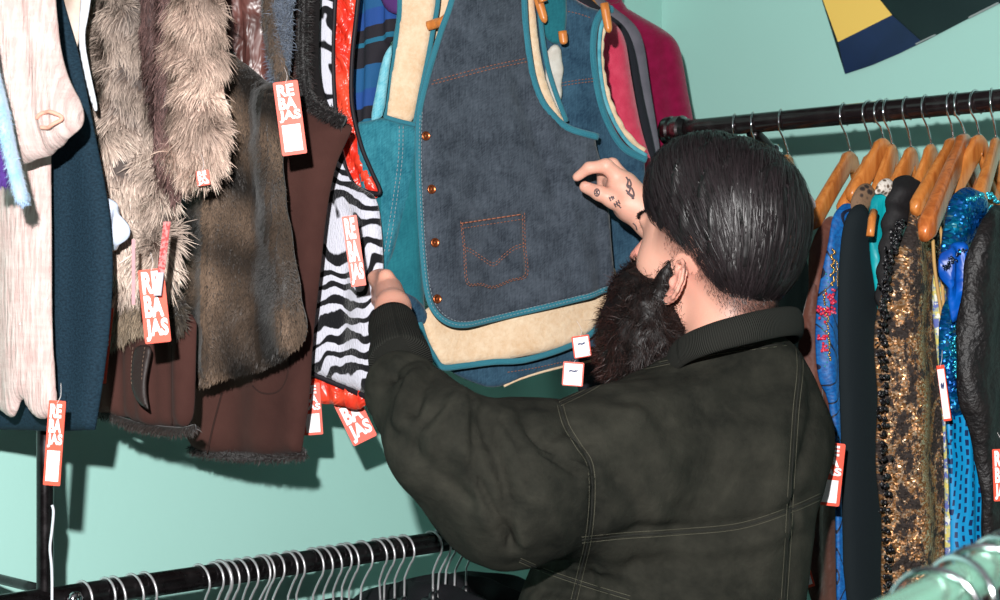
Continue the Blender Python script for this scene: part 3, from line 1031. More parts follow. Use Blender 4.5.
# ---- sheared fur waistcoat
fv = tag(empty('fur_waistcoat', P(245, 385, 1.85)), 'dark brown sheared fur waistcoat with satin lining showing at the armhole', 'waistcoat')
pH = Plane(312, 1.86, -28)
def ridge(px0, py0, px1, py1, w, amp, pl):
    a0, z0 = pl.hit(px0, py0); a1, z1 = pl.hit(px1, py1)
    def f(a, z):
        ab = np.array([a1 - a0, z1 - z0]); L = ab.dot(ab)
        t = np.clip(((a - a0) * ab[0] + (z - z0) * ab[1]) / L, 0, 1)
        d = np.hypot(a - a0 - t * ab[0], z - z0 - t * ab[1])
        return amp * np.exp(-(d / w) ** 2)
    return f
R1 = ridge(238, 62, 240, 130, .010, .014, pH); R2 = ridge(226, 185, 226, 380, .014, .014, pH); R3 = ridge(285, 120, 305, 340, .02, .012, pH); R4 = ridge(255, 90, 262, 350, .02, -.012, pH)
fH = lambda a, z: R1(a, z) + R2(a, z) + R3(a, z) + R4(a, z) + .004 * np.sin(a * 55 + z * 6) + .003 * np.sin(a * 90 + 3 * np.sin(z * 30)) * np.sin(z * 55 + a * 20)
def pH_light(p):  # hair tone: highlights painted along the fold ridges, plus random patches
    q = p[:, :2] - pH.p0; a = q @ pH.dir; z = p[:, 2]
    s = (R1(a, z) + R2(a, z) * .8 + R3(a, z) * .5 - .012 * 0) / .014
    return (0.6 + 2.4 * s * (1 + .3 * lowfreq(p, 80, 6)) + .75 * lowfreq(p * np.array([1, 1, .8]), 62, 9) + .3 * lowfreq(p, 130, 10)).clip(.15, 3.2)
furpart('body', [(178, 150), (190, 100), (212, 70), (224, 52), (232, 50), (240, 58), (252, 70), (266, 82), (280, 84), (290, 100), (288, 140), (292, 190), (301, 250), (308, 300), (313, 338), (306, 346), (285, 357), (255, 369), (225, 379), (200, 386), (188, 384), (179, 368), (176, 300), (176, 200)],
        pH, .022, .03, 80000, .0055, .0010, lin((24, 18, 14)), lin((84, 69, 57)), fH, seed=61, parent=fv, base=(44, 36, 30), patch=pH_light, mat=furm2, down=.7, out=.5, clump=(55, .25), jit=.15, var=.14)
link('lining', cloth([(200, -60), (266, -60), (272, 20), (280, 60), (284, 88), (262, 86), (240, 70), (226, 60), (205, 60)], pH.shift(-.035), .006, .02, .005, folds(.008, .03, seed=13), sm=2), sat('brown_lining', (104, 64, 58), (76, 46, 42), .35), fv)
furpart('armhole_edge', [(262, -60), (270, -60), (276, 20), (283, 55), (291, 85), (288, 100), (278, 84), (268, 50), (262, 10)], pH.shift(-.012), .008, .01, 5000, .008, .0010, lin((44, 34, 28)), lin((110, 92, 78)), seed=71, parent=fv, base=(44, 36, 30), mat=furm2)
furpart('front_edge', [(196, -60), (220, -60), (224, 20), (226, 45), (232, 58), (222, 80), (205, 75), (200, 30)], pH.shift(-.012), .010, .014, 5000, .008, .0010, lin((50, 40, 33)), lin((120, 102, 88)), seed=72, parent=fv, base=(44, 36, 30), mat=furm2)

# ---- grey blue fuzzy pullover
tag(link('mohair_pullover', (lambda g: (g.merge(fur(g, 5000, .009, .0009, lin((58, 66, 80)), lin((120, 130, 146)), nfront=g.nfront, seed=8, down=.2, out=.6, jit=.5))))(
    (lambda g: (setattr(g, 'c', [np.broadcast_to(np.array(lin((52, 60, 74))), x.shape) for x in g.c]), g)[1])(
        cloth([(268, -60), (292, -60), (293, 20), (291, 60), (287, 88), (282, 96), (272, 80)], Plane(290, 1.90, -28), .010, .02, .005))), furm2), 'sliver of grey-blue fuzzy pullover above the price tag', 'pullover')

# ---- brown suede coat
pI = Plane(345, 1.95, -30)
sc_ = tag(empty('suede_coat', P(250, 455, 1.95)), 'long brown suede coat with black fur trimmed armhole behind the sheared fur', 'coat')
fI = lambda a, z: .006 * np.sin(a * 32 + 1.0 + z * 2) + .003 * np.sin(a * 80 - z * 5)
link('body', cloth([(240, -60), (306, -60), (303, 10), (302, 60), (307, 98), (322, 114), (349, 126), (349, 126), (342, 143), (333, 168), (326, 215), (321, 280), (315, 340), (313, 400), (305, 452), (305, 452), (280, 455), (250, 455), (222, 454), (192, 449), (189, 430), (190, 390), (200, 330), (220, 200), (235, 60)], pI, .016, .03, .006, fI, sm=2), brs, sc_)
def furcord(pl, pts, r, n, L, off, seed, a=(24, 18, 18), b=(56, 46, 44), flat=1.):
    g = strip_on(pl, pts, r, off, flat=flat)
    g.c = [np.broadcast_to(np.array(lin(a)), x.shape) for x in g.c]
    g.merge(fur(g, n, L, .001, lin(a), lin(b), seed=seed, down=.2, out=.7))
    return g
link('armhole_fur', furcord(pI, [(308, -60), (308, 10), (307, 60), (311, 95), (325, 111), (348, 122)], .0065, 4000, .008, .008, 4, (14, 11, 12), (38, 30, 30)), furm2, sc_)
link('hem_fur', furcord(pI, [(191, 448), (222, 455), (250, 457), (280, 457), (305, 454)], .0035, 3000, .007, .0, 5), furm2, sc_)
link('lining', cloth([(300, -60), (322, -60), (318, 40), (320, 90), (340, 125), (320, 140), (300, 100)], pI.shift(-.02), .004, .01, .006), M('black_fleece', (16, 13, 14), .95, bs=300), sc_)
link('pocket_seam', strip_on(pI, [(262, 385), (272, 392), (285, 392), (294, 384), (299, 368), (300, 340)], .0012, .017, flat=.7, disp=fI), M('brown_seam', (46, 26, 22), .9), sc_)
link('front_seam', strip_on(pI, [(228, 392), (222, 420), (216, 452)], .0015, .017, flat=.7, disp=fI), MATS['brown_seam'], sc_)

# ---- zebra vest
def zebra():
    t = NT('zebra_plush')
    uv = t.co.outputs['UV']
    mp = t.n('Mapping', {'Vector': uv, 'Scale': (1, 1, 1), 'Rotation': (0, 0, -.28)}).outputs[0]
    n1 = t.noise(16, 2, vec=mp, sclv=(.8, .5, 1)); n2 = t.noise(120, 2, vec=uv, sclv=(1, .4, 1))
    sx = t.n('SeparateXYZ', {0: mp})
    ph = t.math('ADD', t.math('MULTIPLY', sx.outputs[1], 235.), t.math('MULTIPLY', n1, 36.))
    ph = t.math('ADD', ph, t.math('MULTIPLY', n2, 1.4))
    s = t.math('SINE', ph)
    w = t.noise(22, 2, vec=mp, sclv=(1, .5, 1))
    th = t.math('SUBTRACT', t.math('MULTIPLY', w, 3.2), 1.42)
    f = t.ramp(t.math('ADD', t.math('MULTIPLY', t.math('SUBTRACT', s, th), 3.), .5), [(.0, 0.), (1., 1.)])
    t.set('Base Color', t.mix(f, lin((206, 206, 218)), lin((12, 12, 18))))
    t.set('Roughness', .85).set('Specular IOR Level', .2).set('Sheen Weight', .3)
    t.bump(t.noise(500, 3, vec=uv, sclv=(1, .3, 1)), .8, .003)
    return t.m
zb = zebra()
pJ = Plane(385, 2.02, -26)
zv = tag(empty('zebra_vest', P(345, 400, 2.03)), 'black and white zebra striped plush vest with orange red satin lining', 'vest')
fJ = lambda a, z: .004 * np.sin(a * 50 + z * 5) + ridge(352, 215, 345, 340, .012, -.006, pJ)(a, z)
link('body', cloth([(296, -60), (336, -60), (334, 30), (334, 80), (337, 120), (344, 160), (352, 182), (366, 190), (379, 197), (384, 240), (385, 290), (380, 330), (376, 365), (373, 397), (373, 397), (345, 387), (318, 374), (300, 366), (296, 300), (296, 100)], pJ, .014, .03, .005, fJ), zb, zv)
rl = sat('orange_red_satin', (214, 46, 30), (232, 76, 50), .32, ws=22, bstr=.8, bd=.015)
link('lining', cloth([(325, -60), (363, -60), (355, 20), (351, 70), (352, 110), (361, 150), (378, 186), (380, 200), (360, 198), (340, 180), (325, 130)], pJ.shift(-.016), .007, .02, .005, folds(.004, .025, tilt=.5, seed=6)), rl, zv)
link('hem_lining', cloth([(300, 366), (340, 380), (374, 388), (370, 403), (358, 411), (344, 406), (330, 404), (312, 403), (296, 398)], pJ.shift(-.01), .008, .014, .005, folds(.003, .02)), rl, zv)
bk = M('black_binding', (30, 24, 30), .6, .3)
link('binding', strip_on(pJ, [(364, -60), (357, 10), (352, 60), (352, 105), (361, 145), (371, 170), (380, 191), (372, 193), (358, 188), (350, 178), (342, 155), (336, 115), (333, 60), (335, 0), (338, -60)], .0030, .000), bk, zv)
link('binding', strip_on(pJ, [(300, 367), (318, 375), (345, 388), (373, 399)], .0040, .002, disp=fJ), bk, zv)

# ---- plaid shirt
def plaid():
    t = NT('blue_plaid')
    uv = t.co.outputs['UV']; sx = t.n('SeparateXYZ', {0: uv})
    zz = t.math('ADD', t.math('MULTIPLY', sx.outputs[1], .62), t.math('MULTIPLY', sx.outputs[0], -.15))
    fr_ = t.math('FRACT', t.math('MULTIPLY', zz, 15.5))
    fx = t.math('FRACT', t.math('MULTIPLY', sx.outputs[0], 14.))
    c = t.ramp(fr_, [(0., lin((14, 84, 132))), (.30, lin((20, 16, 28))), (.56, lin((16, 100, 128))), (.62, lin((20, 16, 28))), (.78, lin((20, 70, 140)))], 'CONSTANT')
    d = t.ramp(fx, [(0., lin((60, 120, 150))), (.35, lin((120, 60, 120))), (.5, lin((80, 120, 160)))], 'CONSTANT')
    t.set('Base Color', t.n('MixRGB', {0: .2, 1: c, 2: d}, blend_type='MULTIPLY').outputs[0]); t.set('Roughness', .85)
    t.bump(t.noise(400, 2), .3, .001)
    return t.m
pK = Plane(405, 2.10, -26)
ps = tag(empty('plaid_shirt', P(375, 150, 2.1)), 'blue, black and purple plaid flannel shirt between zebra vest and turquoise denim', 'shirt')
link('body', cloth([(335, -60), (386, -60), (392, 0), (401, 20), (399, 36), (384, 52), (379, 90), (373, 125), (366, 160), (345, 150), (340, 60)], pK, .010, .016, .005, folds(.004, .03)), plaid(), ps)
link('collar', cloth([(372, -40), (392, -40), (404, 8), (398, 16), (382, 8)], pK.shift(.014), .004, .008, .004), M('purple_flannel', (74, 42, 100), .9), ps)

# ---- coats at the far end of the left rack
def fleece(n, c, c2): return M(n, c, .95, .15, c2=c2, vs=60, bs=420, bstr=.6, bd=.002, sheen=.3)
pL = Plane(640, 2.42, -8)
tag(link('pink_fleece', cloth([(560, -10), (598, 12), (617, 24), (626, 40), (630, 70), (637, 110), (644, 140), (655, 170), (640, 200), (600, 200), (560, 150)], pL, .02, .04, .008, folds(.004, .08)), fleece('pink_fleece', (190, 50, 78), (204, 66, 92))),
    'coral pink fleece jacket behind the denim vest armhole', 'jacket')
pM = Plane(656, 2.52, -12)
tag(link('black_coat', cloth([(560, -30), (605, 12), (626, 26), (634, 46), (641, 90), (650, 130), (658, 170), (662, 240), (660, 420), (560, 420)], pM, .014, .03, .01, folds(.004, .08)), M('black_wool', (34, 34, 42), .95, bs=300)),
    'black wool coat squeezed between pink fleece and grey coat', 'coat')
pN = Plane(664, 2.62, -16)
tag(link('grey_coat', cloth([(560, -40), (610, 5), (634, 22), (644, 40), (649, 80), (655, 120), (661, 160), (665, 240), (662, 420), (560, 420)], pN, .014, .03, .01, folds(.004, .08)), M('grey_wool', (112, 108, 118), .95, c2=(98, 94, 104), vs=30, bs=300)),
    'mid grey coat between the black coat and magenta sweater', 'coat')
pO = Plane(695, 2.62, -20)
fO = lambda a, z: ridge(672, 40, 690, 200, .02, .012, pO)(a, z) + .004 * np.sin(a * 40)
pO = Plane(695, 2.72, -20)
ms = tag(empty('magenta_sweater', P(650, 430, 2.75)), 'deep magenta knitted sweater at the far end of the left rack', 'sweater')
mm = fleece('magenta_knit', (122, 6, 52), (136, 12, 62))
link('body', cloth([(590, -60), (612, -60), (620, 4), (640, 16), (665, 30), (679, 42), (684, 65), (688, 92), (694, 120), (697, 160), (696, 260), (690, 420), (590, 420)], pO, .020, .04, .008, fO), mm, ms)
link('neck_roll', cloth([(590, -70), (622, -70), (622, -10), (617, 8), (600, 2), (590, 0)], pO.shift(.015), .02, .03, .008), mm, ms)
tag(link('wooden_hanger', sweep(spline([P(x, y, 2.56) for x, y in ((560, -30), (580, -8), (590, 4), (594, 10))], 5), .010, .006, n=10), wood), 'wooden hanger tip poking above the grey coat collar', 'hanger')

# ================================================================== the denim vest held open
dv = tag(empty('denim_vest', P(520, 390, 2.12)), 'blue denim vest with cream shearling lining held open by the bearded man', 'vest')
def denim(name, c, c2, sc_=1., strip=True):
    t = NT(name); uv = t.co.outputs['UV']
    mp = t.n('Mapping', {'Vector': uv, 'Rotation': (0, 0, .9)}).outputs[0]
    n = t.noise(700, 2, vec=mp, sclv=(1, .2, 1)); m = t.noise(26, 5, vec=uv, rough=.65); l = t.noise(500, 3, vec=uv, sclv=(1., .10, 1))
    f = t.math('ADD', t.math('MULTIPLY', n, .4), t.math('ADD', t.math('MULTIPLY', m, .55), t.math('MULTIPLY', l, .35)))
    t.set('Base Color', t.mix(t.ramp(f, [(.50, 0.), (.82, 1.)]), lin(c), lin(c2)))
    t.set('Roughness', .88).set('Specular IOR Level', .2).set('Sheen Weight', .15); t.bump(f, .45, .0015)
    return t.m
den = denim('blue_denim', (34, 41, 50), (74, 82, 92))
den2 = denim('dark_blue_denim', (20, 46, 66), (54, 86, 106))
teal = denim('turquoise_denim', (14, 84, 102), (56, 132, 146))
tealdk = denim('teal_denim', (16, 84, 96), (30, 106, 116))
bind = denim('teal_binding', (18, 84, 102), (64, 134, 148))
sher = None
def sherpa():
    t = NT('cream_shearling')
    n = t.noise(150, 5, rough=.7); m = t.noise(24, 3)
    f = t.math('ADD', t.math('MULTIPLY', n, .5), t.math('MULTIPLY', m, .5))
    t.set('Base Color', t.mix(t.ramp(f, [(.35, 0.), (.65, 1.)]), lin((204, 170, 134)), lin((226, 204, 176))))
    t.set('Roughness', .95).set('Specular IOR Level', .1).set('Sheen Weight', .3); t.bump(f, .8, .004)
    return t.m
sher = sherpa()
thread = M('rust_thread', (150, 96, 76), .8); thread2 = M('pale_thread', (150, 160, 168), .8)
copper = M('copper_button', (176, 96, 58), .3, .5, .9)

pV = Plane(405, 2.03, 24)
R_a = ridge(548, 120, 585, 290, .010, .005, pV); R_b = ridge(520, 90, 560, 200, .012, -.005, pV); R_c = ridge(590, 150, 600, 290, .010, -.006, pV)
fV = lambda a, z: .006 * np.sin(a * 26 + .6) + .0025 * np.sin(a * 48 + z * 11) + R_a(a, z) + R_b(a, z) + R_c(a, z)
front = [(452, -60), (524, -60), (526, 10), (529, 45), (535, 80), (547, 108), (566, 128), (592, 138), (592, 138), (600, 170), (606, 210), (609, 250), (613, 286), (613, 286), (590, 295), (560, 303), (520, 313), (490, 320), (462, 325), (444, 322), (431, 310), (424, 290), (420, 255), (417, 210), (415, 160), (416, 115), (424, 80), (438, 35), (450, 0)]
gfront = cloth(front, pV, .005, .012, .005, fV, sm=1)
link('front_panel', gfront, den, dv)
bd = lambda pl, pts, r, off, disp=None, m=None: link('binding', strip_on(pl, pts, r, off, n=10, disp=disp, flat=.6), m or bind, dv)
hemline = [(613, 286), (590, 295), (560, 303), (520, 313), (490, 320), (462, 325), (444, 322), (431, 310), (424, 290), (420, 255), (417, 210), (415, 160), (416, 115), (424, 80), (438, 35), (450, 0), (462, -60)]
bd(pV, hemline, .0042, .004, fV)
arm1 = [(524, -60), (526, 10), (529, 45), (535, 80), (547, 108), (566, 128), (594, 138)]
bd(pV, arm1, .0048, .004, fV)
for pts, th, o in (([(430, 82), (455, 75), (490, 66), (528, 58)], thread, .0068), ([(428, 85.5), (455, 78.5), (490, 69.5), (528, 61.5)], thread, .0068)):
    link('stitching', dashes(pV, pts, o, .0035, .0022, .00055, fV), th, dv)
for s in (0, 3.5):
    link('stitching', dashes(pV, [(x + s * .6, y - s) for x, y in hemline[:-4]], .0072, .003, .002, .0004, fV), thread2, dv)
# pocket
pk_out = [(455, 221), (490, 216), (523, 211), (523, 211), (524, 245), (526, 276), (526, 276), (512, 282), (492, 289), (492, 289), (476, 286), (461, 284), (461, 284), (457, 250)]
gp = cloth(pk_out, pV.shift(.006), .0025, .006, .004, fV, sm=1)
pko = link('pocket', gp, den, dv)
pkl = [(456, 222), (459, 250), (462, 283), (478, 285), (492, 288), (510, 281), (525, 275), (523, 245), (522, 212)]
pk_off = .0112
def inner(q, k=.93):
    c = np.mean(q, 0); return [tuple(c + (np.array(p) - c) * k) for p in q]
link('stitching', dashes(pV, pkl, pk_off, .003, .002, .0005, fV), thread, pko)
link('stitching', dashes(pV, inner(pkl, .94), pk_off, .003, .002, .0005, fV), thread, pko)
link('stitching', dashes(pV, [(456, 224), (490, 219), (523, 214)], pk_off, .006, .001, .0010, fV), thread, pko)
link('stitching', dashes(pV, [(457, 229), (490, 224), (523, 219)], pk_off, .003, .002, .0005, fV), thread, pko)
link('stitching', dashes(pV, [(459, 247), (468, 250), (480, 257), (492, 263), (502, 255), (512, 247), (524, 243)], pk_off, .003, .002, .0005, fV), thread, pko)
link('stitching', dashes(pV, [(459, 250), (468, 253), (480, 260), (492, 266), (502, 258), (512, 250), (524, 246)], pk_off, .003, .002, .0005, fV), thread, pko)
for x, y in ((422, 137), (427.5, 190), (431, 243), (433.5, 299)):
    a, z = pV.hit(x, y)
    c = pV.pt(np.array(a), z, fV(a, z) + .005)
    n3 = np.array([pV.n[0], pV.n[1], 0])
    link('snap_button', lathe(c, n3, [(.0058, 0), (.0062, .001), (.0058, .0022), (.0045, .0030), (.0042, .0024), (.0015, .0026), (.0005, .003)], 24), copper, dv)
# shearling under the front edge, back lining
pW = pV.shift(-.022)
fW = lambda a, z: .004 * np.sin(a * 30 + 2)
link('back_lining', cloth([(418, 318), (430, 305), (470, 300), (540, 290), (616, 262), (617, 285), (611, 305), (600, 323), (585, 337), (560, 348), (520, 357), (480, 363), (452, 366), (440, 364), (430, 345)], pW, .006, .012, .005, fW, sm=1), sher, dv)
bd(pW, [(418, 322), (424, 340), (432, 355), (442, 367), (462, 366), (492, 362), (514, 361), (530, 358), (560, 349), (585, 338), (600, 324), (611, 307), (618, 280)], .0042, .004, fW)
link('side_panel', cloth([(380, 300), (400, 290), (420, 300), (430, 320), (420, 326), (405, 322)], pW.shift(.004), .003, .006, .005, sm=1), den2, dv)
# lower back hem, outer side of the back
pX = pV.shift(-.05)
link('back_hem', cloth([(446, 366), (500, 355), (560, 345), (600, 320), (612, 310), (604, 350), (590, 361), (570, 364), (540, 371), (520, 378), (505, 385), (490, 388), (475, 383), (455, 374)], pX, .004, .008, .004, fW, sm=1), den2, dv)
link('stitching', dashes(pX, [(505, 372), (530, 368), (560, 362), (588, 357)], .0065, .003, .002, .0005, fW), thread, dv)
link('raw_edge', strip_on(pX, [(503, 386), (518, 379), (540, 372), (570, 365), (592, 361)], .0018, .001, disp=fW), sher, dv)
# inside of the armhole: back panel, lining strip, second armhole
pY = pV.shift(-.055)
fY = lambda a, z: .003 * np.sin(a * 50) + .003 * np.sin(z * 20)
back = [(520, -60), (560, -12), (580, 6), (602, 12), (602, 12), (596, 25), (594, 60), (600, 95), (612, 125), (628, 148), (645, 158), (645, 158), (646, 200), (644, 240), (636, 268), (620, 290), (560, 300), (520, 240)]
link('back_panel', cloth(back, pY, .005, .01, .005, fY, sm=1), den2, dv)
link('stitching', dashes(pY, [(556, 84), (575, 81), (594, 79)], .0075, .003, .002, .0005, fY), thread, dv)
link('stitching', dashes(pY, [(556, 87), (575, 84), (594, 82)], .0075, .003, .002, .0005, fY), thread, dv)
link('stitching', dashes(pY, [(545, 9), (570, 14), (588, 20)], .0075, .003, .002, .0005, fY), thread, dv)
bd(pY, [(610, 10), (601, 12), (594, 20), (590, 35), (590, 60), (597, 97), (608, 125), (624, 148), (645, 160)], .0055, .006, fY)
bd(pY, [(604, 14), (597, 30), (596, 60), (602, 95), (613, 121), (628, 143), (645, 156)], .0030, .007, fY, M('pale_teal_binding', (96, 164, 176), .85, c2=(60, 134, 150), vs=60))
link('armhole_lining', strip_on(pY, [(606, 14), (601, 40), (601, 65), (607, 95), (617, 120), (630, 139), (644, 151)], .0042, .001, n=10, disp=lambda a, z: .002 * np.sin(z * 300)), sher, dv)
pZ = pV.shift(-.03)
link('armhole_lining', cloth([(528, -60), (533, -10), (536, 20), (540, 55), (547, 85), (558, 110), (568, 128), (560, 126), (545, 110), (532, 84), (526, 50), (522, -10)], pZ, .005, .008, .004, sm=1), sher, dv)
bd(pZ, [(534, -60), (538, -5), (541, 30), (546, 62), (554, 90), (566, 122)], .0038, .002)
link('torn_lining', cloth([(552, 44), (559, 46), (563, 60), (562, 85), (560, 110), (561, 122), (556, 112), (550, 95), (545, 75), (545, 55)], pY.shift(.012), .005, .008, .003, lambda a, z: .002 * np.sin(z * 200), sm=1), M('grey_shearling', (200, 196, 188), .95, c2=(180, 174, 164), vs=60, bs=200), dv)
link('back_yoke', cloth([(536, -50), (566, -10), (567, 20), (563, 42), (555, 45), (545, 38), (539, 15)], pY.shift(.008), .004, .008, .004, sm=1), tealdk, dv)
# left front, folded open
pT = Plane(436, 2.085, 4)
link('folded_lining', cloth([(398, -60), (440, -60), (437, 0), (432, 30), (427, 58), (420, 92), (413, 124), (400, 122), (385, 118), (385, 118), (389, 80), (396, 40), (400, 5)], pT, .006, .010, .005, sm=1), sher, dv)
bd(pT, [(398, -60), (400, 5), (396, 40), (389, 80), (384, 118)], .0038, .003)
bd(pT, [(441, -60), (438, 0), (433, 30), (428, 58), (421, 92), (415, 124)], .0034, .003)
link('inner_lining', cloth([(430, -60), (462, -60), (455, 0), (440, 35), (428, 75), (418, 118), (412, 110), (420, 60)], pT.shift(-.03), .004, .01, .005, sm=1), sher, dv)
pT2 = Plane(418, 2.06, 8)
fT = lambda a, z: ridge(398, 130, 388, 250, .008, .006, pT2)(a, z) - ridge(380, 130, 380, 250, .006, .004, pT2)(a, z)
link('folded_panel', cloth([(356, 122), (366, 122), (385, 117), (400, 122), (419, 126), (418, 150), (412, 190), (402, 225), (392, 255), (384, 282), (372, 282), (370, 220), (360, 190)], pT2, .006, .012, .005, fT, sm=1), teal, dv)
bd(pT2, [(384, 117), (400, 122), (419, 126)], .003, .006, fT)
for x in (-2.5, 1.5):
    link('stitching', dashes(pT2, [(401 + x, 127), (400 + x, 160), (394 + x, 205), (386 + x, 255)], .0078, .0035, .002, .0005, fT), thread2, dv)
link('light_placket', cloth([(382, 60), (388, 48), (393, 44), (388, 80), (384, 116), (376, 120), (370, 122), (376, 90)], pT2.shift(-.004), .004, .008, .004, lambda a, z: .002 * np.sin(z * 150), sm=1), denim('washed_turquoise', (70, 160, 180), (150, 206, 216)), dv)
link('inside_front', cloth([(372, 150), (418, 120), (420, 200), (424, 300), (426, 318), (400, 330), (378, 326)], pV.shift(-.03), .004, .01, .006, lambda a, z: .006 * np.sin(a * 80), sm=1), tealdk, dv)  # dark teal sheet paints the shade inside the opened front

# hanger carrying the vest and bits of it that show
t = empty('wooden_hanger', P(500, -40, 2.07))
link('shoulders', sweep(spline([P(x, y, d) for x, y, d in ((428, 26, 2.075), (437, 23, 2.07), (446, 19, 2.065), (470, -6, 2.11), (500, -40, 2.1), (530, -28, 2.12), (538, -12, 2.12), (543, 2, 2.12))], 6), .0065, .006, n=12, N=Z3), wood, t)
tag(t, 'wooden hanger inside the denim vest, its bars crossing the shearling', 'hanger')
for x0, y0, x1, y1, dd_, lb in ((539, 2, 545, 22, 2.13, 'orange wooden hanger tip above the torn lining of the denim vest'), (563, 36, 564, 44, 2.13, 'small orange hanger tip at the top of the white torn lining'), (606, 14, 609, 32, 2.16, 'orange hanger tip at the outer shoulder of the denim vest')):
    p0, p1 = P(x0, y0, dd_), P(x1, y1, dd_)
    t = tag(empty('hanger_tip', p1), lb, 'hanger')
    link('shoulder_end', sweep([p0 + (p1 - p0) * s for s in (-.6, -.2, .3, .75, .95, 1.05)], [.006, .006, .006, .0055, .004, .001], [.0045] * 5 + [.001], n=12), wood, t)

# ================================================================== right rail garments
def dist_r(px, u0=1.80):
    k = (px - 500) / FPX
    return u0 / (U[0] * k + U[1])
AR = 32
def PR(px, u0=1.80, ang=AR): return Plane(px, dist_r(px, u0), ang)

# black jacket behind the head and white blouse
tag(link('black_jacket', cloth([(700, 200), (735, 170), (765, 200), (795, 232), (807, 270), (809, 330), (808, 640), (700, 640)], PR(800, 1.90), .02, .04, .01, folds(.004, .08)), blackcloth), 'black jacket in the gap between the man\'s head and the brown velvet', 'jacket')
tag(link('white_blouse', cloth([(775, 170), (795, 180), (809, 192), (817, 206), (815, 218), (807, 231), (780, 235)], PR(800, 1.80), .010, .02, .006), M('white_cotton', (226, 226, 232), .8)), 'white blouse shoulder peeking out behind the man\'s hair', 'blouse')

def velvet(n, c, c2, vs=10): return M(n, c, .6, .3, c2=c2, vs=vs, bs=25, bstr=.8, bd=.01, sheen=.25)
bv = velvet('brown_velvet', (70, 36, 28), (100, 56, 42))
o = tag(empty('velvet_jacket', P(815, 600, 2.1)), 'brown velvet jacket beside the blue embroidered dress', 'jacket')
pl = PR(806, 1.80)
link('shoulder', cloth([(822, 222), (832, 214), (838, 222), (838, 250), (834, 280), (830, 320), (812, 320), (808, 262), (812, 242)], pl.shift(.004), .012, .02, .005), bv, o)
link('body', cloth([(810, 262), (822, 256), (835, 265), (840, 400), (842, 498), (825, 502), (812, 498), (795, 497), (797, 400), (803, 320)], pl, .012, .02, .006, folds(.004, .04)), bv, o)
link('hem_edge', strip_on(pl, [(795, 497), (812, 500), (826, 503), (842, 500)], .002, .008), M('brown_seam', (46, 26, 22), .9), o)
tag(link('brown_trousers', cloth([(795, 480), (840, 480), (838, 560), (836, 640), (816, 640), (805, 560)], PR(806, 1.84), .01, .02, .008, folds(.004, .03)), velvet('dark_brown_satin', (60, 32, 24), (84, 50, 38))), 'dark brown satin trousers hanging below the brown velvet jacket', 'trousers')

# blue embroidered dress
def emb():
    t = NT('embroidered_blue'); uv = t.co.outputs['UV']
    w = t.n('TexWave', {'Vector': uv, 'Scale': 5., 'Distortion': 12., 'Detail': 1., 'Detail Scale': 2.2}).outputs[1]
    ln = t.math('LESS_THAN', t.math('ABSOLUTE', t.math('SUBTRACT', w, .5)), .10)
    n = t.noise(200, 2, vec=uv)
    c = t.mix(t.ramp(n, [(.4, 0.), (.6, 1.)]), lin((0, 72, 138)), lin((0, 94, 164)))
    t.set('Base Color', t.mix(ln, c, lin((8, 18, 44))))
    t.set('Roughness', .55); t.bump(t.math('ADD', n, ln), .4, .002)
    return t.m
o = tag(empty('embroidered_dress', P(830, 600, 2.1)), 'bright blue dress with black scroll lines, gold trim and red beaded flowers', 'dress')
pl = PR(822, 1.80); fd = folds(.003, .05)
link('body', cloth([(842, 205), (850, 202), (858, 212), (862, 300), (864, 450), (864, 640), (838, 640), (834, 500), (828, 400), (819, 380), (817, 330), (820, 280), (826, 240), (834, 215)], pl, .008, .02, .005, fd), emb(), o)
gold = M('gold_bead', (196, 150, 84), .25, .6, .9); redb = M('red_bead', (200, 24, 60), .3, .5); pinkb = M('pink_bead', (224, 120, 150), .4); turq = M('turquoise_bead', (40, 160, 150), .35)
def beads(pl, pts, r, off, name, m, parent, disp=None):
    g = Geo()
    for x, y in pts:
        a, z = pl.hit(x, y)
        c = pl.pt(np.array(a), z, off + (disp(a, z) if disp else 0))
        g.merge(lathe(c, np.array([pl.n[0], pl.n[1], 0]), [(r * .6, -r * .3), (r, 0), (r * .8, r * .6), (r * .2, r * .9)], 8))
    return link(name, g, m, parent)
rb = np.random.default_rng(3)
trim = [(826 + 6 * math.sin(i * .9) * .3 + rb.uniform(-1, 1), 250 + i * 1.3) for i in range(28)] + [(833 + rb.uniform(-1, 1), 262 + i * 1.6) for i in range(16)] + [(838 + rb.uniform(-1, 2), 284 + rb.uniform(-3, 3)) for i in range(14)] + [(820 + .15 * i + rb.uniform(-1, 1), 290 + i * 2.4) for i in range(30)]
beads(pl, trim, .0019, .0085, 'gold_beading', gold, o, fd)
fl_ = []
for cx, cy, n, s in ((824, 297, 16, 4), (819, 312, 14, 5), (823, 309, 12, 4), (818, 338, 10, 4), (820, 350, 8, 3)):
    fl_ += [(cx + rb.normal() * s * .6, cy + rb.normal() * s * .8) for _ in range(n)]
beads(pl, fl_, .0022, .009, 'red_flowers', redb, o, fd)
beads(pl, [(x + rb.uniform(-2, 2), y + rb.uniform(-2, 2)) for x, y in fl_[::4]], .0013, .0105, 'pink_beads', pinkb, o, fd)
beads(pl, [(821 + rb.normal() * 2, 270 + i * 4) for i in range(25)], .0011, .009, 'turquoise_beads', turq, o, fd)

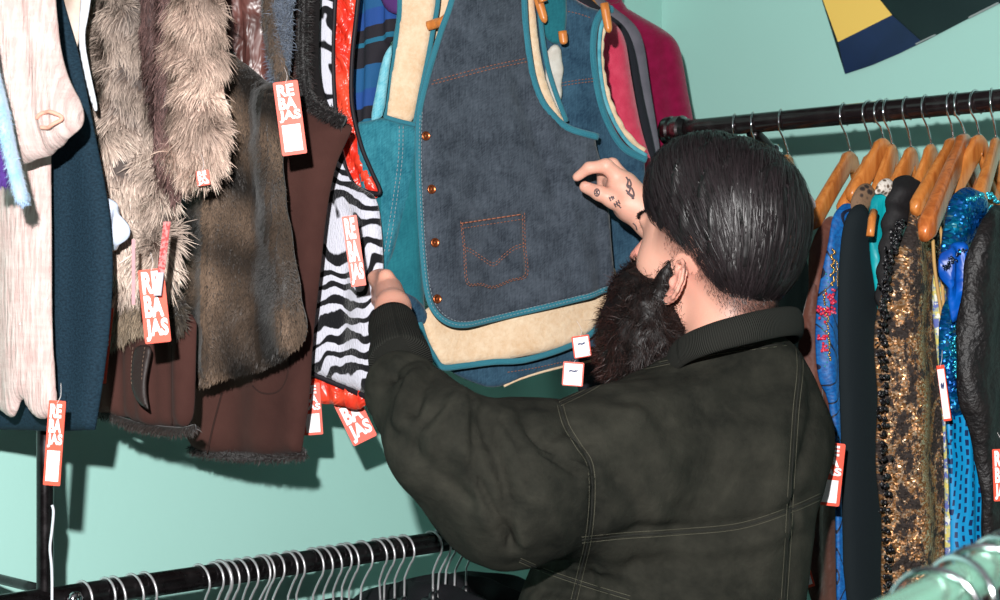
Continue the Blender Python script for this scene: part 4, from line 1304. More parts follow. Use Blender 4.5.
# small dark fur / leopard collar
def leo(name, a, b, c, s):
    t = NT(name)
    v = t.n('TexVoronoi', {'Vector': t.co.outputs['Object'], 'Scale': s}).outputs['Distance']
    t.set('Base Color', t.ramp(v, [(.0, lin(b)), (.32, lin(c)), (.5, lin(a))])); t.set('Roughness', .85); t.bump(t.noise(300, 2), .5, .003)
    return t.m
tag(link('leopard_blouse', cloth([(858, 186), (868, 182), (874, 190), (872, 204), (864, 214), (853, 214), (850, 202)], PR(855, 1.83), .008, .012, .004), leo('dark_leopard', (120, 92, 70), (20, 16, 18), (50, 38, 34), 110.)), 'tiny dark leopard print shoulder above the plain black dress', 'blouse')

# plain black dress
o = PR(842, 1.775)
tag(link('black_dress', cloth([(852, 206), (862, 203), (870, 214), (876, 240), (879, 290), (880, 400), (884, 500), (888, 640), (846, 640), (842, 450), (838, 300), (841, 240), (845, 218)], o, .008, .02, .006, folds(.0015, .12)), M('plain_black_jersey', (18, 26, 30), .85, .2, bs=400, bstr=.15)), 'plain matte black dress panel between the blue dress and turquoise blouse', 'dress')

# turquoise blouse with animal collar
o = tag(empty('turquoise_blouse', P(878, 330, 2.0)), 'turquoise satin blouse with small black and white collar', 'blouse')
pl = PR(866, 1.80)
link('body', cloth([(880, 190), (888, 190), (892, 200), (888, 240), (884, 300), (882, 330), (878, 300), (872, 260), (866, 225), (870, 202)], pl, .008, .014, .004, folds(.003, .03)), sat('turquoise_satin', (0, 136, 146), (0, 156, 164), .45), o)
link('collar', cloth([(878, 183), (886, 177), (894, 182), (896, 196), (890, 200), (882, 193), (874, 195)], pl.shift(.010), .006, .01, .004), leo('white_leopard', (215, 205, 195), (24, 20, 20), (120, 100, 84), 160.), o)
t = tag(empty('hanger_tip', P(870, 225, 1.99)), 'small hanger tip with black clip over the turquoise blouse', 'hanger')
link('shoulder_end', sweep([P(874, 212, 2.0), P(872, 220, 1.99), P(871, 229, 1.985), P(870, 236, 1.98)], [.006, .0065, .006, .003], .005, n=12), wood, t)

# black quilted garment + gold sequin jacket
def seq_gold():
    t = NT('gold_sequins'); uv = t.co.outputs['UV']
    m = t.noise(62, 4, vec=uv, rough=.75, sclv=(1.1, .6, 1)); c1 = t.noise(9, 2, vec=uv, sclv=(2.6, .25, 1))
    v = t.n('TexVoronoi', {'Vector': uv, 'Scale': 480.})
    f = t.math('ADD', t.math('MULTIPLY', m, .75), t.math('MULTIPLY', c1, .35))
    on = t.ramp(f, [(.515, 0.), (.58, 1.)])
    cl = t.ramp(v.outputs['Color'], [(0., lin((80, 50, 24))), (.55, lin((170, 120, 74))), (1., lin((250, 226, 196)))])
    t.set('Base Color', t.mix(on, lin((34, 24, 20)), cl))
    t.set('Metallic', t.math('MULTIPLY', on, .65)).set('Roughness', t.mix(on, (.8,) * 3, (.38,) * 3))
    nb = t.n('NormalMap', {'Strength': .0})
    rn = t.n('VectorMath', {0: v.outputs['Color'], 1: (.5, .5, .5)}, operation='SUBTRACT').outputs[0]
    sc1 = t.n('VectorMath', {0: rn, 'Scale': 1.1}, operation='SCALE').outputs[0]
    geo = t.n('NewGeometry').outputs['Normal']
    ad = t.n('VectorMath', {0: geo, 1: sc1}, operation='ADD').outputs[0]
    t.t.links.new(t.n('VectorMath', {0: ad}, operation='NORMALIZE').outputs[0], t.b.inputs['Normal'])
    return t.m
def seq_blue():
    t = NT('blue_sequins'); uv = t.co.outputs['UV']
    v = t.n('TexVoronoi', {'Vector': uv, 'Scale': 380.})
    m = t.noise(26, 3, vec=uv)
    cl = t.ramp(v.outputs['Color'], [(0., lin((2, 30, 70))), (.45, lin((0, 92, 150))), (.8, lin((0, 150, 190))), (1., lin((170, 240, 240)))])
    t.set('Base Color', t.mix(t.ramp(m, [(.4, 0.), (.6, 1.)]), cl, lin((0, 70, 140))))
    t.set('Metallic', .7).set('Roughness', .35)
    rn = t.n('VectorMath', {0: v.outputs['Color'], 1: (.5, .5, .5)}, operation='SUBTRACT').outputs[0]
    sc1 = t.n('VectorMath', {0: rn, 'Scale': 1.2}, operation='SCALE').outputs[0]
    geo = t.n('NewGeometry').outputs['Normal']
    ad = t.n('VectorMath', {0: geo, 1: sc1}, operation='ADD').outputs[0]
    t.t.links.new(t.n('VectorMath', {0: ad}, operation='NORMALIZE').outputs[0], t.b.inputs['Normal'])
    return t.m
sg, sb_ = seq_gold(), seq_blue()
o = tag(empty('quilted_jacket', P(905, 300, 2.0)), 'black puckered jacket shoulder rising above the gold sequins', 'jacket')
g = cloth([(896, 178), (906, 174), (917, 178), (922, 192), (910, 210), (898, 240), (886, 290), (880, 320), (876, 300), (880, 250), (884, 215), (890, 190)], PR(886, 1.80), .014, .02, .004, lambda a, z: .003 * np.sin(z * 190 + 2 * np.sin(a * 50)) * (z < EYE + .20))
link('body', g, M('black_pucker', (22, 20, 22), .7, .3, bs=120, bstr=.6), o)
o = tag(empty('sequin_jacket', P(910, 600, 1.95)), 'long black jacket covered in gold sequins at the middle of the right rail', 'jacket')
pl = PR(882, 1.765)
fs = lambda a, z: .010 * np.sin(a * 75 + z * 3) + .003 * np.sin(z * 40)
link('body', cloth([(916, 200), (928, 192), (938, 202), (940, 240), (941, 300), (946, 400), (948, 500), (948, 640), (892, 640), (888, 560), (884, 480), (882, 400), (882, 330), (886, 290), (895, 250), (905, 220)], pl, .012, .02, .004, fs), sg, o)
lace = M('black_sequin_edge', (22, 20, 24), .35, .6, bs=200, bstr=1.)
rgn = np.random.default_rng(9)
def scal(pts, n, r, name, m, parent, pl, off):
    q = spline(np.array(pts, float), 12); idx = np.linspace(0, len(q) - 1, n).astype(int); g = Geo()
    for i in idx:
        a, z = pl.hit(q[i][0] + rgn.normal() * 2.6, q[i][1] + rgn.normal())
        c = pl.pt(np.array(a), z, off + rgn.uniform(0, .004))
        n3 = nrm(np.array([pl.n[0], pl.n[1], 0]) + rgn.normal(size=3) * .5)
        g.merge(lathe(c, n3, [(r, -.0003), (r, .0003)], 7))
    return link(name, g, m, parent)
scal([(890, 222), (878, 260), (872, 310), (871, 400), (874, 500), (878, 600)], 330, .0032, 'edge_sequins', lace, o, pl, .018)
scal([(926, 200), (932, 260), (935, 340), (938, 440), (940, 600)], 420, .0032, 'edge_sequins', lace, o, pl, .014)

# gold chain strap top on the dark hanger
o = tag(empty('camisole', P(938, 550, 1.95)), 'thin camisole with gold strap and yellow-blue print skirt', 'camisole')
pl = PR(932, 1.775)
gs = M('ochre_strap', (178, 140, 84), .6)
link('strap', strip_on(pl, [(926, 236), (928, 226), (935, 226), (938, 238), (938, 270), (940, 310), (942, 340)], .0022, .006), gs, o)
link('strap', strip_on(pl, [(928, 240), (930, 270), (936, 310), (942, 345)], .0022, .008), gs, o)
def prt():
    t = NT('yellow_blue_print')
    f = t.noise(70, 4, rough=.7); f2 = t.noise(110, 3, rough=.6)
    c = t.ramp(f, [(.42, lin((200, 184, 96))), (.5, lin((150, 160, 130))), (.56, lin((84, 96, 160)))])
    t.set('Base Color', t.mix(t.ramp(f2, [(.58, 0.), (.62, 1.)]), c, lin((206, 206, 196)))); t.set('Roughness', .7)
    return t.m
link('skirt', cloth([(930, 270), (944, 280), (954, 400), (962, 500), (964, 640), (948, 640), (944, 420), (938, 340)], pl, .006, .01, .005, folds(.003, .02)), prt(), o)

# blue sequin dress
o = tag(empty('blue_sequin_dress', P(965, 600, 1.92)), 'turquoise blue sequin dress with a rounded shoulder near the right edge', 'dress')
pl = PR(942, 1.76)
link('shoulder', cloth([(950, 200), (958, 190), (968, 186), (979, 192), (984, 204), (983, 222), (976, 236), (962, 248), (950, 258), (941, 262), (944, 232)], pl.shift(.012), .018, .024, .004), sb_, o)
link('draped_sash', cloth([(944, 250), (958, 240), (966, 246), (966, 262), (960, 300), (956, 330), (950, 300), (944, 280), (940, 266)], pl.shift(.028), .006, .01, .004, folds(.004, .02)), sat('royal_blue_satin', (0, 62, 150), (0, 84, 180), .4), o)
link('bodice', cloth([(944, 300), (958, 292), (975, 240), (990, 240), (990, 420), (975, 425), (962, 415), (946, 420), (940, 370), (939, 330)], pl, .012, .02, .005), sb_, o)
def dash():
    t = NT('turquoise_dash_print'); uv = t.co.outputs['UV']; sx = t.n('SeparateXYZ', {0: uv})
    x = t.math('ADD', t.math('MULTIPLY', sx.outputs[0], 125.), t.math('MULTIPLY', t.noise(12, 2, vec=uv), 2.))
    col = t.math('FLOOR', x)
    a = t.math('LESS_THAN', t.math('ABSOLUTE', t.math('SUBTRACT', t.math('FRACT', x), .5)), .2)
    y = t.math('FRACT', t.math('ADD', t.math('MULTIPLY', sx.outputs[1], 85.), t.math('MULTIPLY', col, .37)))
    f = t.math('MULTIPLY', a, t.math('LESS_THAN', y, .62))
    t.set('Base Color', t.mix(f, lin((0, 132, 186)), lin((4, 34, 78)))); t.set('Roughness', .5)
    return t.m
link('skirt', cloth([(942, 400), (960, 405), (985, 400), (985, 640), (954, 640), (953, 540), (948, 470)], pl.shift(-.003), .008, .02, .005, folds(.003, .03)), dash(), o)
scal([(960, 200), (975, 196), (980, 215), (968, 240), (950, 255)], 60, .0028, 'sequins', M('cyan_sequin', (60, 190, 215), .25, .6, .7), o, pl.shift(.012), .019)
scal([(946, 300), (943, 340), (948, 380), (965, 400), (972, 330), (962, 300)], 120, .0022, 'sequins', MATS['cyan_sequin'], o, pl, .014)
scal([(957, 250), (945, 262), (940, 268)], 40, .0016, 'beads', M('dark_bead', (60, 70, 90), .2, .6, .8), o, pl.shift(.03), .008)
scal([(966, 300), (966, 360), (972, 410), (962, 400), (955, 340)], 60, .0016, 'beads', MATS['dark_bead'], o, pl, .015)

# black crushed velvet at the right edge
o = tag(empty('crushed_velvet_dress', P(985, 600, 1.88)), 'black crushed velvet dress at the right frame edge', 'dress')
pl = PR(960, 1.735)
link('body', cloth([(985, 212), (997, 205), (1010, 204), (1060, 210), (1060, 640), (984, 640), (983, 560), (976, 480), (968, 430), (958, 400), (957, 350), (961, 290), (966, 250), (974, 225)], pl, .014, .03, .005,
     lambda a, z: .006 * np.sin(a * 60) + .002 * np.sin(z * 60 + 3 * np.sin(a * 60))), M('black_crushed_velvet', (14, 12, 14), .5, .3, c2=(24, 20, 20), vs=60, bs=90, bstr=.7, bd=.005, sheen=0.), o)

# dark purple garment hanging from the near rail
tag(link('purple_garment', cloth([(930, 640), (960, 606), (990, 590), (1020, 585), (1100, 600), (1100, 900), (930, 900)], Plane(990, 1.0, 20), .02, .04, .01), M('dark_plum', (52, 20, 38), .9)), 'dark plum garment blurred below the near chrome rail', 'garment')

# ================================================================== the man
man = tag(empty('person', np.array([.22, 1.86, 0])), 'bearded man with slick black hair in a dark suede bomber jacket, inspecting the denim vest', 'person')

# head frame: F forward, Lh his left (towards the camera), Uh up
yaw = math.radians(43); pit = math.radians(14)
F0 = np.array([-math.cos(yaw), math.sin(yaw), 0]); Lh = np.array([-F0[1], F0[0], 0])
Fh = F0 * math.cos(pit) + Z3 * math.sin(pit); Uh = Z3 * math.cos(pit) - F0 * math.sin(pit)
EAR = P(675, 280, 1.845)
HO = EAR - Lh * .076 + Uh * .012
RH = np.stack([Fh, Lh, Uh])                 # world -> head (F, L, U)
def HW(f, l, u): return HO + Fh * f + Lh * l + Uh * u


NECK_A = HW(-.035, 0, -.03); NECK_B = P(722, 376, 1.87)
def head_sdf(p):
    q = (p - HO) @ RH.T
    d = ell_(q, (-.004, 0, .052), (.098, .078, .094))
    d = smin(d, ell_(q, (.044, 0, .0), (.048, .060, .085)), .03)          # face
    d = smin(d, ell_(q, (.045, 0, -.058), (.045, .050, .035)), .025)      # jaw
    d = smin(d, ell_(q, (.082, 0, -.088), (.018, .022, .016)), .02)       # chin
    d = smin(d, ell_(q, (.088, 0, .042), (.014, .048, .011)), .014)       # brow
    for s in (-1, 1):
        d = smin(d, ell_(q, (.058, s * .040, -.006), (.020, .019, .020)), .02)   # cheek bones
        e = ell_(q, (.103, s * .032, .020), (.013, .015, .010))
        d = -smin(-d, e, .008)                                             # eye socket
    d = smin(d, cap_(q, (.096, 0, .030), (.117, 0, -.010), .007, .011), .010)    # nose
    for s in (-1, 1): d = smin(d, ell_(q, (.108, s * .011, -.014), (.009, .008, .007)), .005)
    d = smin(d, ell_(q, (.098, 0, -.040), (.010, .022, .006)), .006)
    d = smin(d, ell_(q, (.096, 0, -.050), (.010, .019, .006)), .006)
    # ears
    for s in (-1, 1):
        e = (q - np.array([-.004, s * .078, -.014])) * np.array([1, s, 1])
        th = math.radians(14)
        ef = e[:, 0] * math.cos(th) + e[:, 2] * math.sin(th); eu = -e[:, 0] * math.sin(th) + e[:, 2] * math.cos(th)
        el = e[:, 1] + ef * .55
        g = np.stack([ef, el, eu], 1) / .9
        plate = ell_(g, (-.002, -.002, 0), (.0165, .0045, .029))
        hel = [(.010, .002, .012), (.010, .005, .024), (.0, .007, .031), (-.012, .008, .027), (-.018, .008, .014), (-.018, .008, -.002), (-.013, .006, -.014), (-.006, .004, -.022)]
        dh = plate
        for a_, b_ in zip(hel[:-1], hel[1:]): dh = smin(dh, cap_(g, a_, b_, .0036, .0036), .002)
        an = [(-.002, .004, .017), (-.009, .005, .008), (-.010, .005, -.003), (-.005, .004, -.011), (.003, .004, -.012)]
        for a_, b_ in zip(an[:-1], an[1:]): dh = smin(dh, cap_(g, a_, b_, .0028, .0028), .002)
        dh = smin(dh, ell_(g, (.002, .002, -.024), (.0085, .0048, .010)), .004)   # lobe
        dh = smin(dh, ell_(g, (.010, .003, -.003), (.004, .004, .007)), .003)    # tragus
        dh = -smin(-dh, ell_(g, (.001, .006, 0), (.006, .006, .009)), .003)
        d = smin(d, dh, .004)
    # neck
    d = smin(d, cap_(p, NECK_A, NECK_B, .046, .050), .03)
    return d


lo = np.minimum(HO - .16, NECK_B - .09); hi = HO + np.array([.16, .16, .19]); lo[2] = NECK_B[2] - .05
hv_, hf_ = nets(head_sdf, lo, hi, .0028)

# hands -------------------------------------------------------------
def chain(p, pts, rad, k=.004):
    d = None
    for (a, b), (ra, rb_) in zip(zip(pts[:-1], pts[1:]), zip(rad[:-1], rad[1:])):
        e = cap_(p, a, b, ra, rb_)
        d = e if d is None else smin(d, e, k)
    return d
DR = 2.045
def Q(x, y, dd=0.): return P(x, y, DR + dd)
def rhand(p):
    # right hand, back towards the camera, index and thumb pinching
    d = chain(p, [Q(656, 222, .0), Q(638, 206, 0), Q(623, 188, 0)], [.022, .023, .022], .01)
    d = smin(d, chain(p, [Q(628, 205, .012), Q(615, 184, .022)], [.020, .016]), .012)
    d = smin(d, chain(p, [Q(622, 181, -.004), Q(606, 166, -.012), Q(589, 168, -.006), Q(577, 177, .002)], [.0120, .0092, .0075, .0060]), .005)   # index
    f2 = chain(p, [Q(628, 184, .014), Q(612, 165, .012), Q(603, 172, .030), Q(602, 184, .040)], [.011, .009, .008, .007])
    d = smin(d, f2, .005)
    f3 = chain(p, [Q(632, 190, .028), Q(618, 174, .034), Q(608, 182, .050), Q(610, 194, .052)], [.010, .0085, .0075, .007])
    d = smin(d, f3, .005)
    f4 = chain(p, [Q(636, 198, .038), Q(626, 184, .048), Q(617, 190, .058), Q(618, 200, .058)], [.009, .0075, .007, .006])
    d = smin(d, f4, .005)
    th = chain(p, [Q(628, 207, -.006), Q(613, 199, -.016), Q(599, 193, -.018), Q(585, 187, -.008)], [.0145, .0120, .0095, .0075])
    d = smin(d, th, .008)
    fa = chain(p, [Q(654, 221, .0), P(692, 262, 2.14)], [.025, .033])
    return smin(d, fa, .012)
rv, rf = nets(rhand, Q(570, 262, 0) - np.array([.01, .05, 0]), Q(690, 150, .0) + np.array([.02, .15, .01]), .0022)
WL_ = P(393, 318, 1.86)
def lhand(p):
    a = P(386, 290, 1.925)
    d = chain(p, [P(398, 340, 1.83), P(393, 308, 1.90), P(389, 290, 1.955)], [.022, .020, .017], .01)
    for i, (x, y, dd_) in enumerate(((382, 275, 0), (380, 283, .012), (378, 291, .020), (377, 300, .026))):
        r_ = .0090 - .0006 * i
        d = smin(d, chain(p, [P(x + 4, y + 2, 1.955 + dd_), P(x - 8, y, 2.065 + dd_), P(x - 28, y + 2, 2.105 + dd_)], [r_ + .001, r_, r_ - .0015]), .006)
    d = smin(d, chain(p, [P(390, 300, 1.93), P(384, 287, 1.975), P(374, 278, 1.995)], [.012, .010, .0085]), .008)
    return d
lv, lf = nets(lhand, P(345, 345, 1.80) - np.array([0, 0, 0]), np.array([-.10, 2.17, EYE + .05]), .0025)

# coarse trunk and legs, all under the clothes
HIP = np.array([.235, 1.88, .93])
def trunk(p):
    d = cap_(p, P(730, 440, 1.90), HIP + Z3 * .1, .07, .09)
    d = smin(d, cap_(p, P(640, 470, 1.83), P(760, 430, 1.93), .035, .035), .03)
    d = smin(d, cap_(p, P(725, 430, 1.90), P(740, 365, 1.87), .06, .045), .03)
    for s in (-1, 1):
        hp = HIP + F0 * 0 + Lh * s * .09; kn = np.array([hp[0], hp[1], .5]) + F0 * .02; an = np.array([hp[0], hp[1], .09]) + Lh * s * .04
        d = smin(d, cap_(p, hp, kn, .085, .055), .03); d = smin(d, cap_(p, kn, an, .054, .038), .02)
        d = smin(d, cap_(p, an - Z3 * .05, an - Z3 * .055 + F0 * .14, .035, .028), .02)
    return d
tv, tf = nets(trunk, np.array([-.02, 1.62, -.0]), np.array([.52, 2.14, 1.60]), .02)

LF = [-.14, -.10, -.075, -.045, -.02, 0, .03, .06, .09, .13]
LU = [-.046, -.040, -.032, -.012, .012, .027, .038, .045, .062, .08]
skin = lin((222, 168, 148))
def skincol(v):
    c = np.tile(np.array(skin), (len(v), 1))
    q = (v - HO) @ RH.T
    fd = np.clip((q[:, 2] - np.interp(q[:, 0], LF, LU) + .034) / .036, 0, 1) * (q[:, 0] < .05) * np.clip((.06 - q[:, 0]) / .02, 0, 1) * (q[:, 2] > -.12)
    fd *= ~((((q[:, 0] + .004) / .022) ** 2 + ((q[:, 2] + .014) / .034) ** 2 < 1) & (np.abs(q[:, 1]) > .064))
    c = c * (1 - .86 * (fd ** 1.3)[:, None]) + np.array(lin((40, 30, 30))) * (.86 * fd ** 1.3)[:, None]
    n = lowfreq(v, 60, 3)[:, None]
    c = c * (1 + .03 * n)
    redn = np.exp(-np.sum(((q - np.array([-.004, .084, -.014])) / np.array([.03, .02, .035])) ** 2, 1))[:, None]
    c = c * (1 - redn * np.array([0, .22, .18]))
    redn = np.exp(-np.sum(((q - np.array([.118, 0, -.010])) / .02) ** 2, 1))[:, None]
    c = c * (1 - redn * np.array([0, .35, .30]))
    return c
bg = Geo()
bg.add(hv_, hf_.tolist(), None, skincol(hv_)); bg.add(rv, rf.tolist(), None, skincol(rv)); bg.add(lv, lf.tolist(), None, skincol(lv) * np.array([.97, .9, .88])); bg.add(tv, tf.tolist(), None, skin)
def skinmat():
    t = NT('skin')
    at = t.n('Attribute', attribute_name='Col').outputs['Color']
    n = t.noise(45, 4)
    t.set('Base Color', t.n('MixRGB', {0: t.math('MULTIPLY', n, .25), 1: at, 2: lin((214, 140, 120))}).outputs[0])
    t.set('Roughness', .48).set('Specular IOR Level', .4).set('Subsurface Weight', .12).set('Subsurface Radius', (.012, .005, .003)).set('Subsurface Scale', .6)
    t.bump(t.noise(420, 3), .12, .001)
    return t.m
body = link('body', bg, skinmat(), man)

# eyes
for s in (-1, 1):
    ec = HW(.075, s * .032, .020)
    e = lathe(ec - Fh * .0115, Fh, [(.001, 0), (.006, .001), (.0105, .006), (.0115, .0115), (.0105, .017), (.006, .022), (.001, .023)], 20)
    eo = link('eye', e, M('eye_white', (225, 220, 215), .2, .5), man)
    link('iris', lathe(ec + Fh * .0105, Fh, [(.0052, 0), (.004, .0008), (.001, .0012)], 16), M('brown_iris', (60, 36, 22), .2, .6), eo)

# ---- body surface lookup for hair roots and tattoos
bvh_head = BVHTree.FromPolygons([Vector(x) for x in hv_.tolist()], [tuple(x) for x in hf_.tolist()])
bvh_r = BVHTree.FromPolygons([Vector(x) for x in rv.tolist()], [tuple(x) for x in rf.tolist()])
CAMP = Vector((0, 0, EYE))
def cast(bvh, px, py):
    d = Vector([float(x) for x in P(px, py, 1.0)]) - CAMP
    h = bvh.ray_cast(CAMP, d.normalized())
    return (np.array(h[0]), np.array(h[1])) if h[0] is not None else (None, None)

# tattoos on the right hand
ink = M('tattoo_ink', (92, 76, 78), .6)
def laid(bvh, pts, r, flat=.15, off=.0003, n=6, k=4):
    q = spline(np.array(pts, float), k); out = []; N = []
    for x, y in q:
        h, nn = cast(bvh, x, y)
        if h is None: continue
        out.append(h + nn * off); N.append(nn)
    if len(out) < 3: return None
    return sweep(np.array(out), r * flat, r, n=n, N=np.array(N))
def tat(lines, nm='tattoo', r=.0008):
    g = Geo()
    for l in lines:
        s = laid(bvh_r, l, r)
        if s: g.merge(s)
    if g.n: link(nm, g, ink, body)
cc = [(597 + 3.2 * math.cos(a) * .8, 192.5 + 3.6 * math.sin(a)) for a in np.linspace(0, 6.28, 9)]
tat([cc, [(595, 190), (599, 195)], [(595, 194), (599, 190)], [(597, 189), (597, 196)]])
tat([[(609, 197), (611, 201)], [(611, 196), (613, 200)], [(613, 196), (614, 199)], [(609, 198.5), (613, 197)], [(614, 203), (616, 207)], [(616, 201), (618, 206)], [(618, 200), (620, 204)], [(614, 205), (619, 202)], [(619, 206), (621, 208)], [(616, 204), (620, 206)]], r=.0009)
tat([[(626, 177), (628, 181), (627, 186), (630, 189), (629, 193), (633, 196)], [(629, 179), (631, 184), (630, 187)], [(628, 185), (632, 189), (634, 195), (632, 199)], [(626, 190), (630, 195), (634, 199)], [(627, 193), (631, 196)], [(633, 223), (636, 226), (637, 230)]], r=.0013)

# nails
def nail(c, dirv, nn, w, l):
    sd = nrm(np.cross(dirv, nn)); g = Geo(); v = []
    for i in range(5):
        for j in range(5):
            a = (i / 4 - .5); b = (j / 4 - .5)
            v.append(c + dirv * l * a * (1 - .25 * abs(2 * b) ** 2) + sd * w * b + nn * (.0006 - .002 * (2 * b) ** 2 * .6))
    f = [(i * 5 + j, i * 5 + j + 1, (i + 1) * 5 + j + 1, (i + 1) * 5 + j) for i in range(4) for j in range(4)]
    return Geo().add(v, f)
nm_ = M('fingernail', (232, 176, 160), .25, .5)
for (x, y), (x2, y2), w, l in (((587, 184.5), (580, 182), .007, .008),):
    h, nn = cast(bvh_r, x, y)
    if h is not None:
        dv_ = nrm(P(x2, y2, h[1]) - h); dv_ = nrm(dv_ - nn * dv_.dot(nn))
        link('fingernail', nail(h - nn * .0003, dv_, nn, w, l), nm_, body)

# ---- hair volume
def hair_sdf(p):
    q = (p - HO) @ RH.T
    d = ell_(q, (-.004, 0, .070), (.099, .083, .090))
    d = smin(d, ell_(q, (.046, .004, .098), (.054, .070, .056)), .03)      # high swept front
    d = smin(d, ell_(q, (-.050, .0, .026), (.044, .060, .058)), .03)       # back of the crown
    cut = np.interp(q[:, 0], LF, LU) - q[:, 2]
    return -smin(-d, -cut * .8, .006)
def hair_sdf2(p):
    q = (p - HO) @ RH.T
    base = hair_sdf(p)
    n = .0022 * np.sin(q[:, 0] * 150 + 30 * q[:, 2] + 3 * np.sin(q[:, 2] * 40)) + .0016 * np.sin(q[:, 0] * 330 - 40 * q[:, 2])
    return base + n
hv2, hf2 = nets(hair_sdf2, HO - np.array([.17, .15, .11]), HO + np.array([.20, .16, .24]), .0035)
hairbase = M('hair_base', (14, 11, 12), .45, .4)
hg = Geo().add(hv2, hf2.tolist(), None, lin((16, 13, 14)))
# strands over the volume
def grad(fn, p, e=.001):
    g = np.stack([fn(p + np.eye(3)[i] * e) - fn(p - np.eye(3)[i] * e) for i in range(3)], 1)
    return nrm(g)
def strands(nst, steps, ds, seed, w=.0011, lift=.0):
    r = np.random.default_rng(seed)
    nrm_ = vnormals(hv2, hf2)
    idx = r.choice(len(hv2), nst)
    p = hv2[idx] + r.normal(size=(nst, 3)) * .001
    P_ = [p]; Ns = []
    lay = r.uniform(-.0005, .0035, nst)
    jit = r.normal(size=(nst, 3)) * .10
    wav = r.uniform(0, 6.28, nst)
    for s in range(steps):
        g = grad(hair_sdf, p)
        q = (p - HO) @ RH.T
        fwd = np.clip((q[:, 0] - .02) / .08, 0, 1)
        top = np.clip((q[:, 2] - .10) / .06, 0, 1)
        back = np.clip(-(q[:, 0] + .02) / .09, 0, 1)
        dirw = (-Fh)[None] * (.62 + .2 * top - .62 * back)[:, None] + (-Uh)[None] * (.75 + .5 * back)[:, None] + Lh[None] * (.9 * top)[:, None] * np.where(q[:, 1] > -.03, 1, -.6)[:, None] + jit
        dirw += (np.sin(s * .9 + wav) * .12)[:, None] * Fh[None]
        d = dirw - g * np.sum(dirw * g, 1, keepdims=True)
        d = nrm(d)
        p = p + d * ds
        sd = hair_sdf(p)
        p = p - g * (sd - lay)[:, None] * np.where(q[:, 2] > -.03, .8, .5)[:, None]
        P_.append(p); Ns.append(g)
    Ns.append(g)
    pts = np.stack(P_, 1); Nn = np.stack(Ns, 1)
    t = nrm(np.gradient(pts, axis=1))
    side = nrm(np.cross(t, Nn))
    tw = np.linspace(1, .15, steps + 1)[None, :, None] * w * r.uniform(.5, 1.5, nst)[:, None, None]
    side = nrm(side + Nn * r.normal(size=(nst, 1, 1)) * .25)
    v = np.stack([pts - side * tw / 2, pts + side * tw / 2], 2)      # n, s, 2, 3
    k = steps + 1
    base = (np.arange(nst) * k * 2)[:, None, None]
    i = np.arange(steps)[None, :, None] * 2
    f = (base + i + np.array([0, 1, 3, 2])[None, None]).reshape(-1, 4)
    tone = r.uniform(.5, 1.7, nst)[:, None, None, None]
    col = np.array(lin((30, 24, 26)))[None, None, None] * tone * np.ones((nst, k, 2, 1))
    return Geo().add(v.reshape(-1, 3), f.tolist(), None, col.reshape(-1, 3).clip(0, 1))
hg.merge(strands(9000, 9, .006, 5))
def hairmat():
    t = NT('slick_hair')
    at = t.n('Attribute', attribute_name='Col').outputs['Color']
    t.set('Base Color', at).set('Roughness', .42).set('Specular IOR Level', .4)
    return t.m
hm = hairmat()
link('hair', hg, hm, man)

# short shaved hair between the long top and the skin
def fade_keep(p, u):
    q = (p - HO) @ RH.T
    f, l, z = q[:, 0], q[:, 1], q[:, 2]
    t = (z - np.interp(f, LF, LU) + .026) / .030
    ok = (u < np.clip(t, 0, 1) ** 1.6) & (z > -.12) & (f < .028)
    earx = ((f + .004) / .024) ** 2 + ((z + .014) / .036) ** 2 < 1
    return ok & ~(earx & (np.abs(l) > .066))
hgeo = Geo().add(hv_, hf_.tolist())
fd_ = fur(hgeo, 110000, .0036, .0004, lin((30, 22, 22)), lin((44, 34, 32)), down=1., out=.25, jit=.25, clump=(40, .1), keep=fade_keep, seed=5,
          flow=lambda p: np.tile(-Fh * .5 - Uh * .8, (len(p), 1)))
link('shaved_hair', fd_, hm, man)

# loose lock over the temple
g = Geo()
r_ = np.random.default_rng(4)
for i in range(60):
    x0 = 646 + r_.uniform(-2, 8); 
    pts = [(x0, 195 + r_.uniform(-4, 4), 1.93), (x0 + 1 + r_.normal() * .8, 212, 1.915), (652 + r_.normal() * 1.6, 226, 1.905), (656 + r_.normal() * 1.8, 236 + r_.uniform(-4, 4), 1.90)]
    q = spline(np.array([P(*a_) for a_ in pts]), 4)
    g.merge(sweep(q, np.linspace(.0007, .0002, len(q)), n=4, col=lin((26, 20, 22))))
link('hair_lock', g, hm, man)
# eyebrow
for s in (-1, 1):
    g = Geo()
    for i in range(160):
        a = r_.uniform(-1, 1)
        l_ = s * (.034 + a * .020); u_ = .044 + .004 * (1 - a * a) + r_.normal() * .002
        p0 = HW(.102 - .012 * abs(a + .3 * 0), l_, u_)
        hh = bvh_head.find_nearest(Vector(p0))
        c_ = np.array(hh[0]); nn = np.array(hh[1])
        dv_ = nrm(Lh * s * .8 + Uh * .3 + r_.normal(size=3) * .2 + nn * .4)
        g.merge(sweep(np.array([c_, c_ + dv_ * .004, c_ + dv_ * .007 - nn * .001]), [.0004, .0003, .0001], n=3, col=lin((24, 18, 18))))
    link('eyebrow', g, hm, man)

